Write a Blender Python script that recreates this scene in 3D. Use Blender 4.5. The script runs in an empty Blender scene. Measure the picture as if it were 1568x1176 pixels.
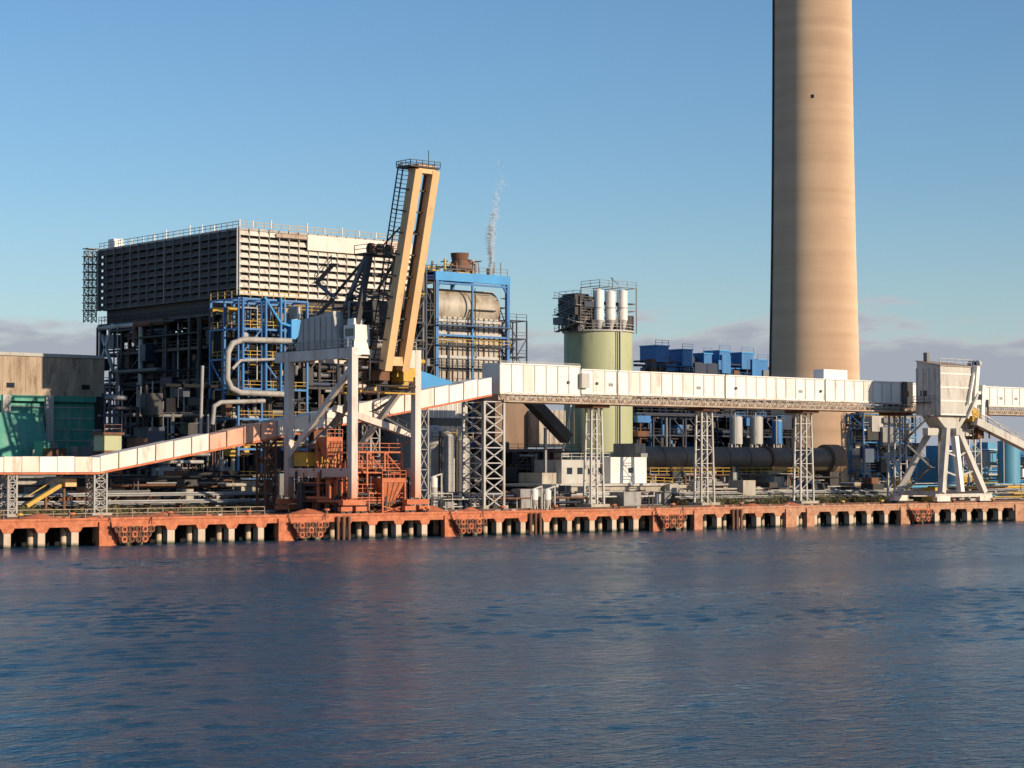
import bpy, math, random
import numpy as np
from mathutils import Vector, Matrix
random.seed(7)
R=random.Random(11)
sc=bpy.context.scene
sc.view_settings.view_transform='Standard'; sc.view_settings.look='None'; sc.view_settings.exposure=0

# ------------------------------------------------------------------ survey helpers
# world x = along the quay, y = inland, z = up (0 = water level)
CAM=Vector((-190.0,-224.1,9.5)); F=3200.0
FW=Vector((0.6468,0.7627,0)).normalized(); RT=Vector((FW.y,-FW.x,0))
PITCH=math.atan(127/F)
FP=FW*math.cos(PITCH)+Vector((0,0,math.sin(PITCH)))
UP=RT.cross(FP)
def ray(u,v): return FP+RT*((u-784)/F)+UP*((588-v)/F)
def P(u,v,t):
    d=ray(u,v); return CAM+d*((t-CAM.y)/d.y)
def Ps(u,v,s):
    d=ray(u,v); return CAM+d*((s-CAM.x)/d.x)
def X(u,t,v=700): return P(u,v,t).x
def Zh(u,v,t): return P(u,v,t).z
G=3.1

# ------------------------------------------------------------------ materials
def mat(name,c1,c2=None,scale=0.4,rough=0.6,metal=0.0,dirt=None,dirt_amt=0.0,streak=True,low=None,bump=0.0,rib=None):
    m=bpy.data.materials.new(name); m.use_nodes=True
    nt=m.node_tree; N=nt.nodes; L=nt.links
    bs=N['Principled BSDF']; bs.inputs['Roughness'].default_value=rough; bs.inputs['Metallic'].default_value=metal
    c2=c2 or tuple(x*0.7 for x in c1)
    geo=N.new('ShaderNodeNewGeometry')
    mp=N.new('ShaderNodeMapping'); mp.inputs['Scale'].default_value=(1,1,0.25 if streak else 1)
    L.new(geo.outputs['Position'],mp.inputs['Vector'])
    n1=N.new('ShaderNodeTexNoise'); n1.inputs['Scale'].default_value=scale; n1.inputs['Detail'].default_value=6; n1.inputs['Roughness'].default_value=0.65
    L.new(mp.outputs[0],n1.inputs['Vector'])
    r1=N.new('ShaderNodeMapRange'); r1.inputs[1].default_value=0.35; r1.inputs[2].default_value=0.68
    L.new(n1.outputs[0],r1.inputs[0])
    mx=N.new('ShaderNodeMix'); mx.data_type='RGBA'
    mx.inputs[6].default_value=(*c1,1); mx.inputs[7].default_value=(*c2,1)
    L.new(r1.outputs[0],mx.inputs[0]); out=mx.outputs[2]
    if dirt:
        n2=N.new('ShaderNodeTexNoise'); n2.inputs['Scale'].default_value=scale*2.3; n2.inputs['Detail'].default_value=8; n2.inputs['Roughness'].default_value=0.7
        L.new(mp.outputs[0],n2.inputs['Vector'])
        r2=N.new('ShaderNodeMapRange'); r2.inputs[1].default_value=0.62-dirt_amt*0.3; r2.inputs[2].default_value=0.78-dirt_amt*0.2
        L.new(n2.outputs[0],r2.inputs[0])
        m2=N.new('ShaderNodeMix'); m2.data_type='RGBA'; L.new(r2.outputs[0],m2.inputs[0]); L.new(out,m2.inputs[6]); m2.inputs[7].default_value=(*dirt,1); out=m2.outputs[2]
    if low: # dust settled on the lower parts: (axis, from, to, colour)
        ax,a,b,col=low
        sp=N.new('ShaderNodeSeparateXYZ'); L.new(geo.outputs['Position'],sp.inputs[0])
        ad=N.new('ShaderNodeMath'); ad.operation='MULTIPLY_ADD'; L.new(n1.outputs[0],ad.inputs[0]); ad.inputs[1].default_value=(b-a)*1.6; L.new(sp.outputs[ax],ad.inputs[2])
        r3=N.new('ShaderNodeMapRange'); r3.inputs[1].default_value=a+(b-a)*0.8; r3.inputs[2].default_value=b+(b-a)*0.8; r3.inputs[3].default_value=1; r3.inputs[4].default_value=0
        L.new(ad.outputs[0],r3.inputs[0])
        m3=N.new('ShaderNodeMix'); m3.data_type='RGBA'; L.new(r3.outputs[0],m3.inputs[0]); L.new(out,m3.inputs[6]); m3.inputs[7].default_value=(*col,1); out=m3.outputs[2]
    L.new(out,bs.inputs['Base Color'])
    if bump:
        bp=N.new('ShaderNodeBump'); bp.inputs['Strength'].default_value=bump; bp.inputs['Distance'].default_value=0.2
        L.new(n1.outputs[0],bp.inputs['Height']); L.new(bp.outputs[0],bs.inputs['Normal'])
    return m
RED=(0.42,0.13,0.06)
M=dict(
 white=mat('white_painted_sheet',(0.82,0.80,0.74),(0.72,0.69,0.63),0.3,0.55,dirt=(0.42,0.3,0.2),dirt_amt=0.08),
 white2=mat('white_painted_sheet_dusty',(0.76,0.71,0.64),(0.68,0.55,0.46),0.25,0.6,dirt=(0.5,0.25,0.15),dirt_amt=0.3),
 rustpanel=mat('dusted_sheet',(0.66,0.42,0.31),(0.58,0.32,0.21),0.4,0.7,dirt=RED,dirt_amt=0.3),
 truss=mat('weathered_truss_paint',(0.46,0.38,0.30),(0.34,0.26,0.19),0.5,0.7,dirt=(0.25,0.12,0.07),dirt_amt=0.4),
 grey=mat('galvanised_steel',(0.32,0.32,0.31),(0.2,0.2,0.2),0.6,0.5,0.2,dirt=(0.2,0.12,0.07),dirt_amt=0.3),
 lgrey=mat('light_grey_paint',(0.5,0.49,0.46),(0.38,0.37,0.34),0.3,0.6,dirt=(0.25,0.15,0.1),dirt_amt=0.25),
 duct=mat('insulated_duct',(0.40,0.38,0.35),(0.28,0.27,0.25),0.5,0.6,dirt=(0.2,0.13,0.09),dirt_amt=0.3),
 mgrey=mat('mid_grey_paint',(0.2,0.2,0.2),(0.13,0.13,0.13),0.4,0.6,dirt=(0.12,0.07,0.05),dirt_amt=0.3),  # mid grey for rails and pipework; on the condenser side it also paints shade
 dark=mat('dark_steel',(0.04,0.04,0.044),(0.022,0.021,0.023),0.6,0.6,dirt=(0.1,0.05,0.03),dirt_amt=0.3),
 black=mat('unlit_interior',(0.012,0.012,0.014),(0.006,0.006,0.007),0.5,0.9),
 navy=mat('navy_steel',(0.02,0.035,0.075),(0.014,0.02,0.035),0.6,0.5),
 blue=mat('blue_paint',(0.035,0.20,0.46),(0.028,0.13,0.33),0.5,0.5,dirt=(0.08,0.07,0.07),dirt_amt=0.2),
 bblue=mat('bright_blue_sheet',(0.04,0.30,0.62),(0.035,0.23,0.5),0.3,0.5),
 cyan=mat('pale_blue_paint',(0.1,0.33,0.48),(0.08,0.25,0.38),0.3,0.5),
 rust=mat('rusty_steel',(0.2,0.09,0.05),(0.1,0.05,0.03),0.8,0.8),
 red=mat('ore_dust_paint',(0.56,0.17,0.075),(0.42,0.115,0.05),0.5,0.8,dirt=(0.62,0.3,0.17),dirt_amt=0.3,streak=False),
 orange=mat('boom_sandy_paint',(0.74,0.47,0.23),(0.64,0.39,0.18),0.3,0.55,dirt=(0.4,0.25,0.14),dirt_amt=0.2),
 yellow=mat('yellow_paint',(0.6,0.38,0.05),(0.45,0.27,0.04),0.5,0.6),
 crane=mat('crane_paint',(0.68,0.64,0.58),(0.54,0.48,0.42),0.35,0.6,dirt=(0.4,0.2,0.12),dirt_amt=0.3,low=(2,4,11,(0.54,0.21,0.1))),
 crane2=mat('grey_crane_paint',(0.56,0.53,0.47),(0.42,0.40,0.35),0.35,0.6,dirt=(0.3,0.2,0.13),dirt_amt=0.3),
 sage=mat('sage_tank_paint',(0.46,0.48,0.28),(0.38,0.41,0.23),0.15,0.6,dirt=(0.3,0.25,0.15),dirt_amt=0.25),
 teal=mat('teal_sheet',(0.08,0.36,0.27),(0.04,0.22,0.17),0.3,0.6,dirt=(0.25,0.4,0.3),dirt_amt=0.3),
 beige=mat('stained_concrete_panel',(0.50,0.39,0.28),(0.30,0.22,0.15),0.5,0.8,dirt=(0.17,0.11,0.07),dirt_amt=0.4),
 conc=mat('concrete',(0.46,0.42,0.35),(0.34,0.3,0.25),0.5,0.85,dirt=(0.2,0.16,0.12),dirt_amt=0.4),
 casing=mat('boiler_casing',(0.48,0.43,0.35),(0.33,0.29,0.23),0.25,0.55,0.1,dirt=(0.2,0.12,0.07),dirt_amt=0.4),
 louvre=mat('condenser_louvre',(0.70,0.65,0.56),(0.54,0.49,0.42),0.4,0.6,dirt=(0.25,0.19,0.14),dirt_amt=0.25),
 louvre_shaded=mat('condenser_louvre_shaded',(0.12,0.10,0.083),(0.07,0.058,0.05),0.4,0.8,dirt=(0.05,0.04,0.032),dirt_amt=0.4),  # side louvres: shade of the unlit face and its gaps put into a darker colour
 brown=mat('brown_cladding',(0.26,0.17,0.11),(0.18,0.12,0.08),0.4,0.8),
 pile=mat('pile_concrete',(0.62,0.50,0.38),(0.48,0.36,0.26),0.8,0.85,low=(2,0.1,0.5,(0.06,0.07,0.045))),
 rubber=mat('fender_rubber',(0.16,0.05,0.035),(0.07,0.03,0.025),0.9,0.9),
 glass=mat('window_glass',(0.03,0.04,0.05),(0.02,0.03,0.04),0.5,0.1),
)
def quay_mat():
    m=bpy.data.materials.new('quay_concrete_dusty'); m.use_nodes=True; nt=m.node_tree;N=nt.nodes;L=nt.links
    bs=N['Principled BSDF']; bs.inputs['Roughness'].default_value=0.9
    geo=N.new('ShaderNodeNewGeometry'); sp=N.new('ShaderNodeSeparateXYZ'); L.new(geo.outputs['Position'],sp.inputs[0])
    n=N.new('ShaderNodeTexNoise'); n.inputs['Scale'].default_value=0.35; n.inputs['Detail'].default_value=9; n.inputs['Roughness'].default_value=0.72; L.new(geo.outputs['Position'],n.inputs['Vector'])
    a=N.new('ShaderNodeMath'); a.operation='MULTIPLY_ADD'; L.new(n.outputs[0],a.inputs[0]); a.inputs[1].default_value=110; L.new(sp.outputs[0],a.inputs[2])
    r=N.new('ShaderNodeMapRange'); r.inputs[1].default_value=60; r.inputs[2].default_value=125; L.new(a.outputs[0],r.inputs[0])
    red=N.new('ShaderNodeMix'); red.data_type='RGBA'; red.inputs[6].default_value=(0.60,0.21,0.10,1); red.inputs[7].default_value=(0.40,0.12,0.06,1)
    n2=N.new('ShaderNodeTexNoise'); n2.inputs['Scale'].default_value=1.1; n2.inputs['Detail'].default_value=7; n2.inputs['Roughness'].default_value=0.75; L.new(geo.outputs['Position'],n2.inputs['Vector'])
    r2=N.new('ShaderNodeMapRange'); r2.inputs[1].default_value=0.4; r2.inputs[2].default_value=0.6; L.new(n2.outputs[0],r2.inputs[0]); L.new(r2.outputs[0],red.inputs[0])
    pal=N.new('ShaderNodeMix'); pal.data_type='RGBA'; pal.inputs[6].default_value=(0.50,0.29,0.18,1); pal.inputs[7].default_value=(0.34,0.16,0.09,1); L.new(r2.outputs[0],pal.inputs[0])
    mx=N.new('ShaderNodeMix'); mx.data_type='RGBA'; L.new(r.outputs[0],mx.inputs[0]); L.new(red.outputs[2],mx.inputs[6]); L.new(pal.outputs[2],mx.inputs[7])
    L.new(mx.outputs[2],bs.inputs['Base Color'])
    bp=N.new('ShaderNodeBump'); bp.inputs['Strength'].default_value=0.6; bp.inputs['Distance'].default_value=0.15; L.new(n2.outputs[0],bp.inputs['Height']); L.new(bp.outputs[0],bs.inputs['Normal'])
    return m
M['quay']=quay_mat()

# ------------------------------------------------------------------ mesh builder
class B:
    def __init__(s,name): s.name=name; s.V=[];s.F=[];s.I=[];s.S=[];s.ms=[]
    def mi(s,m):
        m=M[m] if isinstance(m,str) else m
        if m not in s.ms: s.ms.append(m)
        return s.ms.index(m)
    def add(s,vs,fs,m,smooth=False):
        k=len(s.V); s.V+= [tuple(v) for v in vs]; i=s.mi(m)
        for f in fs: s.F.append(tuple(k+j for j in f)); s.I.append(i); s.S.append(smooth)
    def hexa(s,p,m):
        s.add(p,[(3,2,1,0),(4,5,6,7),(0,1,5,4),(1,2,6,5),(2,3,7,6),(3,0,4,7)],m)
    def box(s,x0,x1,y0,y1,z0,z1,m):
        s.hexa([(x0,y0,z0),(x1,y0,z0),(x1,y1,z0),(x0,y1,z0),(x0,y0,z1),(x1,y0,z1),(x1,y1,z1),(x0,y1,z1)],m)
    def beam(s,p,q,w,m,h=None,up=None):
        p=Vector(p);q=Vector(q);d=q-p
        if d.length<1e-4: return
        d.normalize(); h=h or w
        upv=Vector(up) if up else (Vector((0,0,1)) if abs(d.z)<0.9 else Vector((0,1,0)))
        a=d.cross(upv).normalized()*(w/2); b=a.cross(d).normalized()*(h/2)
        s.hexa([p-a-b,p+a-b,p+a+b,p-a+b,q-a-b,q+a-b,q+a+b,q-a+b],m)
    def cyl(s,p,q,r,m,n=10,r2=None,caps=True):
        p=Vector(p);q=Vector(q);d=(q-p).normalized(); r2=r if r2 is None else r2
        upv=Vector((0,0,1)) if abs(d.z)<0.9 else Vector((0,1,0))
        a=d.cross(upv).normalized(); b=d.cross(a)
        vs=[]
        for c,rr in((p,r),(q,r2)):
            for i in range(n):
                t=2*math.pi*i/n; vs.append(c+a*math.cos(t)*rr+b*math.sin(t)*rr)
        s.add(vs,[(i,(i+1)%n,n+(i+1)%n,n+i) for i in range(n)],m,True)
        if caps: s.add(vs,[tuple(range(n-1,-1,-1)),tuple(range(n,2*n))],m)
    def pipe(s,pts,r,m,n=8):
        for i in range(len(pts)-1): s.cyl(pts[i],pts[i+1],r,m,n)
        for p in pts[1:-1]: s.ball(p,r*1.02,m,n)
    def ball(s,c,r,m,n=8,sz=1.0,half=False):
        c=Vector(c); k=max(3,n//2); vs=[];fs=[]
        for j in range(k+1):
            ph=(math.pi/2 if half else math.pi)*j/k
            for i in range(n):
                t=2*math.pi*i/n; vs.append(c+Vector((math.sin(ph)*math.cos(t)*r,math.sin(ph)*math.sin(t)*r,math.cos(ph)*r*sz)))
        for j in range(k):
            for i in range(n): fs.append((j*n+i,(j+1)*n+i,(j+1)*n+(i+1)%n,j*n+(i+1)%n))
        s.add(vs,fs,m,True)
    def rail(s,p,q,m,h=1.1,step=2.0,w=0.08):
        p=Vector(p);q=Vector(q);n=max(1,int((q-p).length/step)); z=Vector((0,0,1))
        for k in (h,h*0.5): s.beam(p+z*k,q+z*k,w,m)
        for i in range(n+1):
            a=p.lerp(q,i/n); s.beam(a,a+z*h,w,m)
    def lattice(s,p,q,wx,wy,m,n=6,leg=0.25,br=0.13,tx=None,ty=None):
        p=Vector(p);q=Vector(q);tx=wx if tx is None else tx;ty=wy if ty is None else ty
        def c(i,k):
            f=i/n; b=p.lerp(q,f); ax=(wx+(tx-wx)*f)/2; ay=(wy+(ty-wy)*f)/2
            sx,sy=[(-1,-1),(1,-1),(1,1),(-1,1)][k]; return b+Vector((sx*ax,sy*ay,0))
        for k in range(4):
            s.beam(c(0,k),c(n,k),leg,m)
            for i in range(n):
                s.beam(c(i,k),c(i+1,(k+1)%4),br,m); s.beam(c(i+1,k),c(i,(k+1)%4),br,m)
                s.beam(c(i+1,k),c(i+1,(k+1)%4),br,m)
    def frame(s,x0,x1,y0,y1,z0,z1,nx,ny,nz,w,m,brace=0.3,floor=None,railm=None,rnd=None):
        rnd=rnd or R
        xs=[x0+(x1-x0)*i/nx for i in range(nx+1)];ys=[y0+(y1-y0)*i/ny for i in range(ny+1)];zs=[z0+(z1-z0)*i/nz for i in range(nz+1)]
        for x in xs:
            for y in ys: s.beam((x,y,z0),(x,y,z1),w,m)
        for k,z in enumerate(zs[1:]):
            for y in ys: s.beam((x0,y,z-w*.4),(x1,y,z-w*.4),w*.7,m,w*.9)
            for x in xs: s.beam((x,y0,z-w*.42),(x,y1,z-w*.42),w*.66,m,w*.84)
            if floor and k<nz: s.box(x0+.1,x1-.1,y0+.1,y1-.1,z+.02,z+.1,floor)
            if railm:
                s.rail((x0,y0,z),(x1,y0,z),railm); s.rail((x0,y0,z),(x0,y1,z),railm)
        for k in range(nz):
            for i in range(nx):
                if rnd.random()<brace:
                    a,b=(xs[i],xs[i+1]) if rnd.random()<.5 else (xs[i+1],xs[i]); s.beam((a,y0,zs[k]),(b,y0,zs[k+1]),w*.6,m)
            for i in range(ny):
                if rnd.random()<brace:
                    a,b=(ys[i],ys[i+1]) if rnd.random()<.5 else (ys[i+1],ys[i]); s.beam((x0,a,zs[k]),(x0,b,zs[k+1]),w*.6,m)
    def tangle(s,x0,x1,y0,y1,z0,z1,n,ms,rmin=.12,rmax=.4,seed=1,boxes=0.15):
        r=random.Random(seed)
        for _ in range(n):
            p=Vector((r.uniform(x0,x1),r.uniform(y0,y1),r.uniform(z0,z1))); m=r.choice(ms)
            if r.random()<boxes:
                a,b,c=r.uniform(.5,2),r.uniform(.5,2),r.uniform(.5,2.2)
                s.box(p.x-a,min(x1,p.x+a),p.y-b,p.y+b,max(z0,p.z-c),p.z+c,m); continue
            rad=rmin+(rmax-rmin)*r.random()**2; pts=[p]; ax=r.randrange(3)
            for k in range(r.randint(1,3)):
                ax=(ax+r.choice([1,2]))%3; lo=(x0,y0,z0)[ax]; hi=(x1,y1,z1)[ax]
                q=pts[-1].copy(); q[ax]=min(hi,max(lo,q[ax]+r.choice([-1,1])*r.uniform(2,(hi-lo)*.6+2.1)))
                if (q-pts[-1]).length>.3: pts.append(q)
            if len(pts)>1: s.pipe(pts,rad,m,8)
    def stairs(s,x,y0,y1,z0,z1,m,n=5,w=1.0):
        h=(z1-z0)/n
        for i in range(n):
            a,b=(y0,y1) if i%2 else (y1,y0)
            s.beam((x,a,z0+i*h),(x,b,z0+(i+1)*h),w,m,.12); s.rail((x-w/2,a,z0+i*h),(x-w/2,b,z0+(i+1)*h),m,w=.07)
            s.box(x-w/2-.2,x+w/2+.2,b-.5,b+.5,z0+(i+1)*h-.1,z0+(i+1)*h,m)
    def done(s,bevel=0):
        V=s.V; xs=[v[0] for v in V];ys=[v[1] for v in V];z0=min(v[2] for v in V)
        o=Vector(((min(xs)+max(xs))/2,(min(ys)+max(ys))/2,z0))
        me=bpy.data.meshes.new(s.name); me.from_pydata([(v[0]-o.x,v[1]-o.y,v[2]-o.z) for v in V],[],s.F)
        for m in s.ms: me.materials.append(m)
        me.polygons.foreach_set('material_index',s.I); me.polygons.foreach_set('use_smooth',s.S); me.update()
        ob=bpy.data.objects.new(s.name,me); ob.location=o; sc.collection.objects.link(ob); return ob

# ------------------------------------------------------------------ ground and water
def ground():
    m=bpy.data.materials.new('yard_ground'); m.use_nodes=True; nt=m.node_tree;N=nt.nodes;L=nt.links
    bs=N['Principled BSDF']; bs.inputs['Roughness'].default_value=0.95
    geo=N.new('ShaderNodeNewGeometry')
    n=N.new('ShaderNodeTexNoise'); n.inputs['Scale'].default_value=0.09; n.inputs['Detail'].default_value=10; n.inputs['Roughness'].default_value=0.7; L.new(geo.outputs['Position'],n.inputs['Vector'])
    cr=N.new('ShaderNodeValToRGB'); L.new(n.outputs[0],cr.inputs[0]); e=cr.color_ramp.elements
    e[0].position=.38; e[0].color=(.09,.10,.04,1); e[1].position=.62; e[1].color=(.26,.19,.12,1)
    x=e.new(.5); x.color=(.17,.14,.08,1)
    sp=N.new('ShaderNodeSeparateXYZ'); L.new(geo.outputs['Position'],sp.inputs[0])
    r=N.new('ShaderNodeMapRange'); r.inputs[1].default_value=10; r.inputs[2].default_value=30; r.inputs[3].default_value=.85; r.inputs[4].default_value=0; L.new(sp.outputs[1],r.inputs[0])
    mx=N.new('ShaderNodeMix'); mx.data_type='RGBA'; L.new(r.outputs[0],mx.inputs[0]); L.new(cr.outputs[0],mx.inputs[6]); mx.inputs[7].default_value=(.42,.18,.095,1)
    L.new(mx.outputs[2],bs.inputs['Base Color'])
    b=B('ground'); b.add([(-5000,6,G-.02),(8000,6,G-.02),(8000,9000,G-.02),(-5000,9000,G-.02)],[(0,1,2,3)],m); b.done()
ground()
def water():
    m=bpy.data.materials.new('harbour_water'); m.use_nodes=True; nt=m.node_tree;N=nt.nodes;L=nt.links
    bs=N['Principled BSDF']; bs.inputs['Base Color'].default_value=(.010,.050,.092,1); bs.inputs['IOR'].default_value=1.33
    geo=N.new('ShaderNodeNewGeometry')
    def noise(scale,rot,sx,sy,det,ro=.6):
        mp=N.new('ShaderNodeMapping'); mp.inputs['Rotation'].default_value=(0,0,rot); mp.inputs['Scale'].default_value=(sx,sy,1); L.new(geo.outputs['Position'],mp.inputs[0])
        n=N.new('ShaderNodeTexNoise'); n.inputs['Scale'].default_value=scale; n.inputs['Detail'].default_value=det; n.inputs['Roughness'].default_value=ro; L.new(mp.outputs[0],n.inputs['Vector']); return n.outputs[0]
    a=noise(2.9,.70,.6,1.25,3,.6); c=noise(1.2,.95,.6,1.3,2,.5); big=noise(.016,.70,.35,2.2,5,.6)
    m1=N.new('ShaderNodeMath'); m1.operation='MULTIPLY_ADD'; L.new(c,m1.inputs[0]); m1.inputs[1].default_value=1.4; L.new(a,m1.inputs[2])
    r=N.new('ShaderNodeMapRange'); r.inputs[1].default_value=.40; r.inputs[2].default_value=.58; r.inputs[3].default_value=.5; r.inputs[4].default_value=1.0; L.new(big,r.inputs[0])
    bp=N.new('ShaderNodeBump'); bp.inputs['Distance'].default_value=.22; L.new(r.outputs[0],bp.inputs['Strength']); L.new(m1.outputs[0],bp.inputs['Height']); L.new(bp.outputs[0],bs.inputs['Normal'])
    rr=N.new('ShaderNodeMapRange'); rr.inputs[1].default_value=.38; rr.inputs[2].default_value=.62; rr.inputs[3].default_value=.11; rr.inputs[4].default_value=.22; L.new(big,rr.inputs[0]); L.new(rr.outputs[0],bs.inputs['Roughness'])
    rs=np.random.RandomState(4)
    nx,ny=820,620
    gx=np.linspace(-195,125,nx); gy=np.linspace(-205,9,ny)
    xx,yy=np.meshgrid(gx,gy); z=np.zeros_like(xx)
    wd=math.atan2(FW.y,FW.x)+.35
    for i in range(40):
        lam=1.2*(4.0/1.2)**(rs.rand()); k=2*math.pi/lam; th=wd+rs.normal(0,.5)
        amp=.0032*lam/math.sqrt(1+lam*.25)
        z+=amp*np.sin(k*(xx*math.cos(th)+yy*math.sin(th))+rs.rand()*6.283)
    g=np.zeros_like(xx)
    for i in range(14):
        lam=rs.uniform(28,110); th=wd+rs.normal(0,.7); g+=np.sin(2*math.pi/lam*(xx*math.cos(th)+yy*math.sin(th))+rs.rand()*6.283)
    g=np.clip(.9+.16*g,.4,1.35)
    ex=np.clip(np.minimum(xx+195,125-xx)/12,0,1)*np.clip((yy+205)/12,0,1)
    z=z*g*ex
    co=np.stack([xx,yy,z],-1).reshape(-1,3)
    idx=np.arange(nx*ny).reshape(ny,nx)
    f=np.stack([idx[:-1,:-1],idx[:-1,1:],idx[1:,1:],idx[1:,:-1]],-1).reshape(-1,4)
    nb=len(co)
    ex_v=np.array([(-5000,-5000,0),(8000,-5000,0),(8000,9,0),(-5000,9,0)],float)
    co=np.vstack([co,ex_v]); A,Bq,C,D=nb,nb+1,nb+2,nb+3
    c00,c10,c11,c01=idx[0,0],idx[0,-1],idx[-1,-1],idx[-1,0]
    fx=np.array([(A,Bq,c10,c00),(Bq,C,c11,c10),(D,A,c00,c01)])
    f=np.vstack([f,fx])
    me=bpy.data.meshes.new('water'); me.vertices.add(len(co)); me.vertices.foreach_set('co',co.ravel())
    me.loops.add(f.size); me.loops.foreach_set('vertex_index',f.ravel().astype(np.int32))
    me.polygons.add(len(f)); me.polygons.foreach_set('loop_start',np.arange(0,f.size,4,dtype=np.int32)); me.polygons.foreach_set('loop_total',np.full(len(f),4,dtype=np.int32))
    me.polygons.foreach_set('use_smooth',np.ones(len(f),dtype=bool)); me.update(calc_edges=True); me.validate()
    me.materials.append(m); ob=bpy.data.objects.new('water',me); sc.collection.objects.link(ob)
water()

# ------------------------------------------------------------------ quay
b=B('quay_wall'); per=4.4; q0,q1=-220,330
b.box(q0,q1,0,6.0,2.32,G,'quay')
b.box(q0,q1,-.12,.5,G,G+.28,'quay')
b.box(q0,q1,5.6,9,-1.5,2.3,'black')
n=int((q1-q0)/per)
for i in range(n):
    x=q0+(i+.5)*per
    w0,w1=.95+R.uniform(-.06,.06),.6
    zl=1.75+R.uniform(-.06,.06)
    b.hexa([(x-w1,.03,zl),(x+w1,.03,zl),(x+w1,1.4,zl),(x-w1,1.4,zl),(x-w0,.0,2.32),(x+w0,.0,2.32),(x+w0,1.4,2.32),(x-w0,1.4,2.32)],'quay')
    ww=.47+R.uniform(-.05,.05)
    b.box(x-ww,x+ww,.12,1.2,-1,zl,'pile')
    b.cyl((x+.4,3.8,-1),(x+.4,3.8,2.32),.4,'pile',8)
for u in (164,437,690,1005,1068,1210,1240,1385,1560):
    x=X(u,0,810); w=.9 if u in(1068,1240,1005) else 1.2
    b.box(x-w,x+w,-.25,.6,-.5,2.9,'quay')
for x in (X(515,0,810),X(810,0,810),X(1120,0,810)):
    for k in range(3): b.cyl((x+k*.9,-.35,-1),(x+k*.9,-.35,3.0),.22,'rust',8)
b.done()
def torus(b,c,r,r2,m,nu=12,nv=6):
    vs=[];fs=[]
    for i in range(nu):
        t=2*math.pi*i/nu
        for j in range(nv):
            p=2*math.pi*j/nv; rr=r+r2*math.cos(p); vs.append((c[0]+rr*math.cos(t),c[1]+r2*math.sin(p),c[2]+rr*math.sin(t)))
    for i in range(nu):
        for j in range(nv): fs.append((i*nv+j,((i+1)%nu)*nv+j,((i+1)%nu)*nv+(j+1)%nv,i*nv+(j+1)%nv))
    b.add(vs,fs,m,True)
for u in (205,475,720,1030,1412):
    x=X(u,-1,815); b=B('dock_fender')
    b.hexa([(x-1.9,-1.1,.45),(x+1.9,-1.1,.45),(x+1.9,-.12,.45),(x-1.9,-.12,.45),(x-2.8,-1.1,2.3),(x+2.8,-1.1,2.3),(x+2.8,-.12,2.3),(x-2.8,-.12,2.3)],'rubber')
    for j in range(3):
        nn=4+j
        for i in range(nn): torus(b,(x+(i-(nn-1)/2)*.95,-1.2,.75+j*.6),.33,.13,M['rust'] if (i+j)%3 else M['red'])
    b.beam((x-3,-.9,2.4),(x+3,-.9,2.4),.3,'red'); b.beam((x-2.7,-.5,2.3),(x-2.9,-.3,G+.3),.12,'rust'); b.beam((x+2.7,-.5,2.3),(x+2.9,-.3,G+.3),.12,'rust')
    b.done()
for u in (30,110,260,380,500,655,770,850,940,1030,1135,1290,1350,1460,1520):
    x=X(u,1,790); b=B('mooring_bollard'); b.cyl((x,1,G),(x,1,G+.12),.5,'quay',12); b.cyl((x,1,G+.12),(x,1,G+.75),.25,'rust',12,.2); b.cyl((x,1,G+.7),(x,1,G+.95),.45,'yellow' if u%3==0 else 'quay',12,.38); b.done()
b=B('crane_rail'); 
for y in (2.5,17): b.box(q0,q1,y-.08,y+.08,G+.004,G+.14,'rust')
b.done()
def heap(x,y,r,h,m,name='ore_heap'):
    b=B(name); n=20;k=6;vs=[];fs=[]; rr=random.Random(int(x*7+y))
    for j in range(k+1):
        for i in range(n):
            t=2*math.pi*i/n; q=r*j/k; z=h*math.exp(-(j/k*2.0)**2)*(1+rr.uniform(-.15,.15))-(.05 if j==k else 0)
            vs.append((x+q*math.cos(t)*(1+rr.uniform(-.1,.1)),y+q*math.sin(t)*.6,G+z))
    for j in range(k):
        for i in range(n): fs.append((j*n+i,j*n+(i+1)%n,(j+1)*n+(i+1)%n,(j+1)*n+i))
    b.add(vs,fs,m,True); b.done()
for u,y,r,h in ((60,8,4,.7),(250,9,5,.6),(470,6,5,.8),(560,7,4,1.0),(610,5,5,1.2),(660,8,4,.9),(720,8,3,.6),(1150,9,4,.5),(1210,8,4,.6)):
    heap(X(u,y,785),y,r,h,M['red'])
b=B('quay_railing')
b.rail((X(-20,11,780),11,G),(X(405,11,780),11,G),'truss',1.1,2.2,.07)
b.done()
b=B('quay_deck_debris')
r=random.Random(77)
for _ in range(160):
    x=r.uniform(-75,85); y=r.uniform(1.5,13); s_=r.uniform(.12,.45)
    b.beam((x-s_,y,G+s_*.3),(x+s_,y+r.uniform(-.4,.4),G+s_*.4),s_*.7,r.choice(['red','rust','quay','dark','conc','mgrey']))
b.done()

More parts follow.
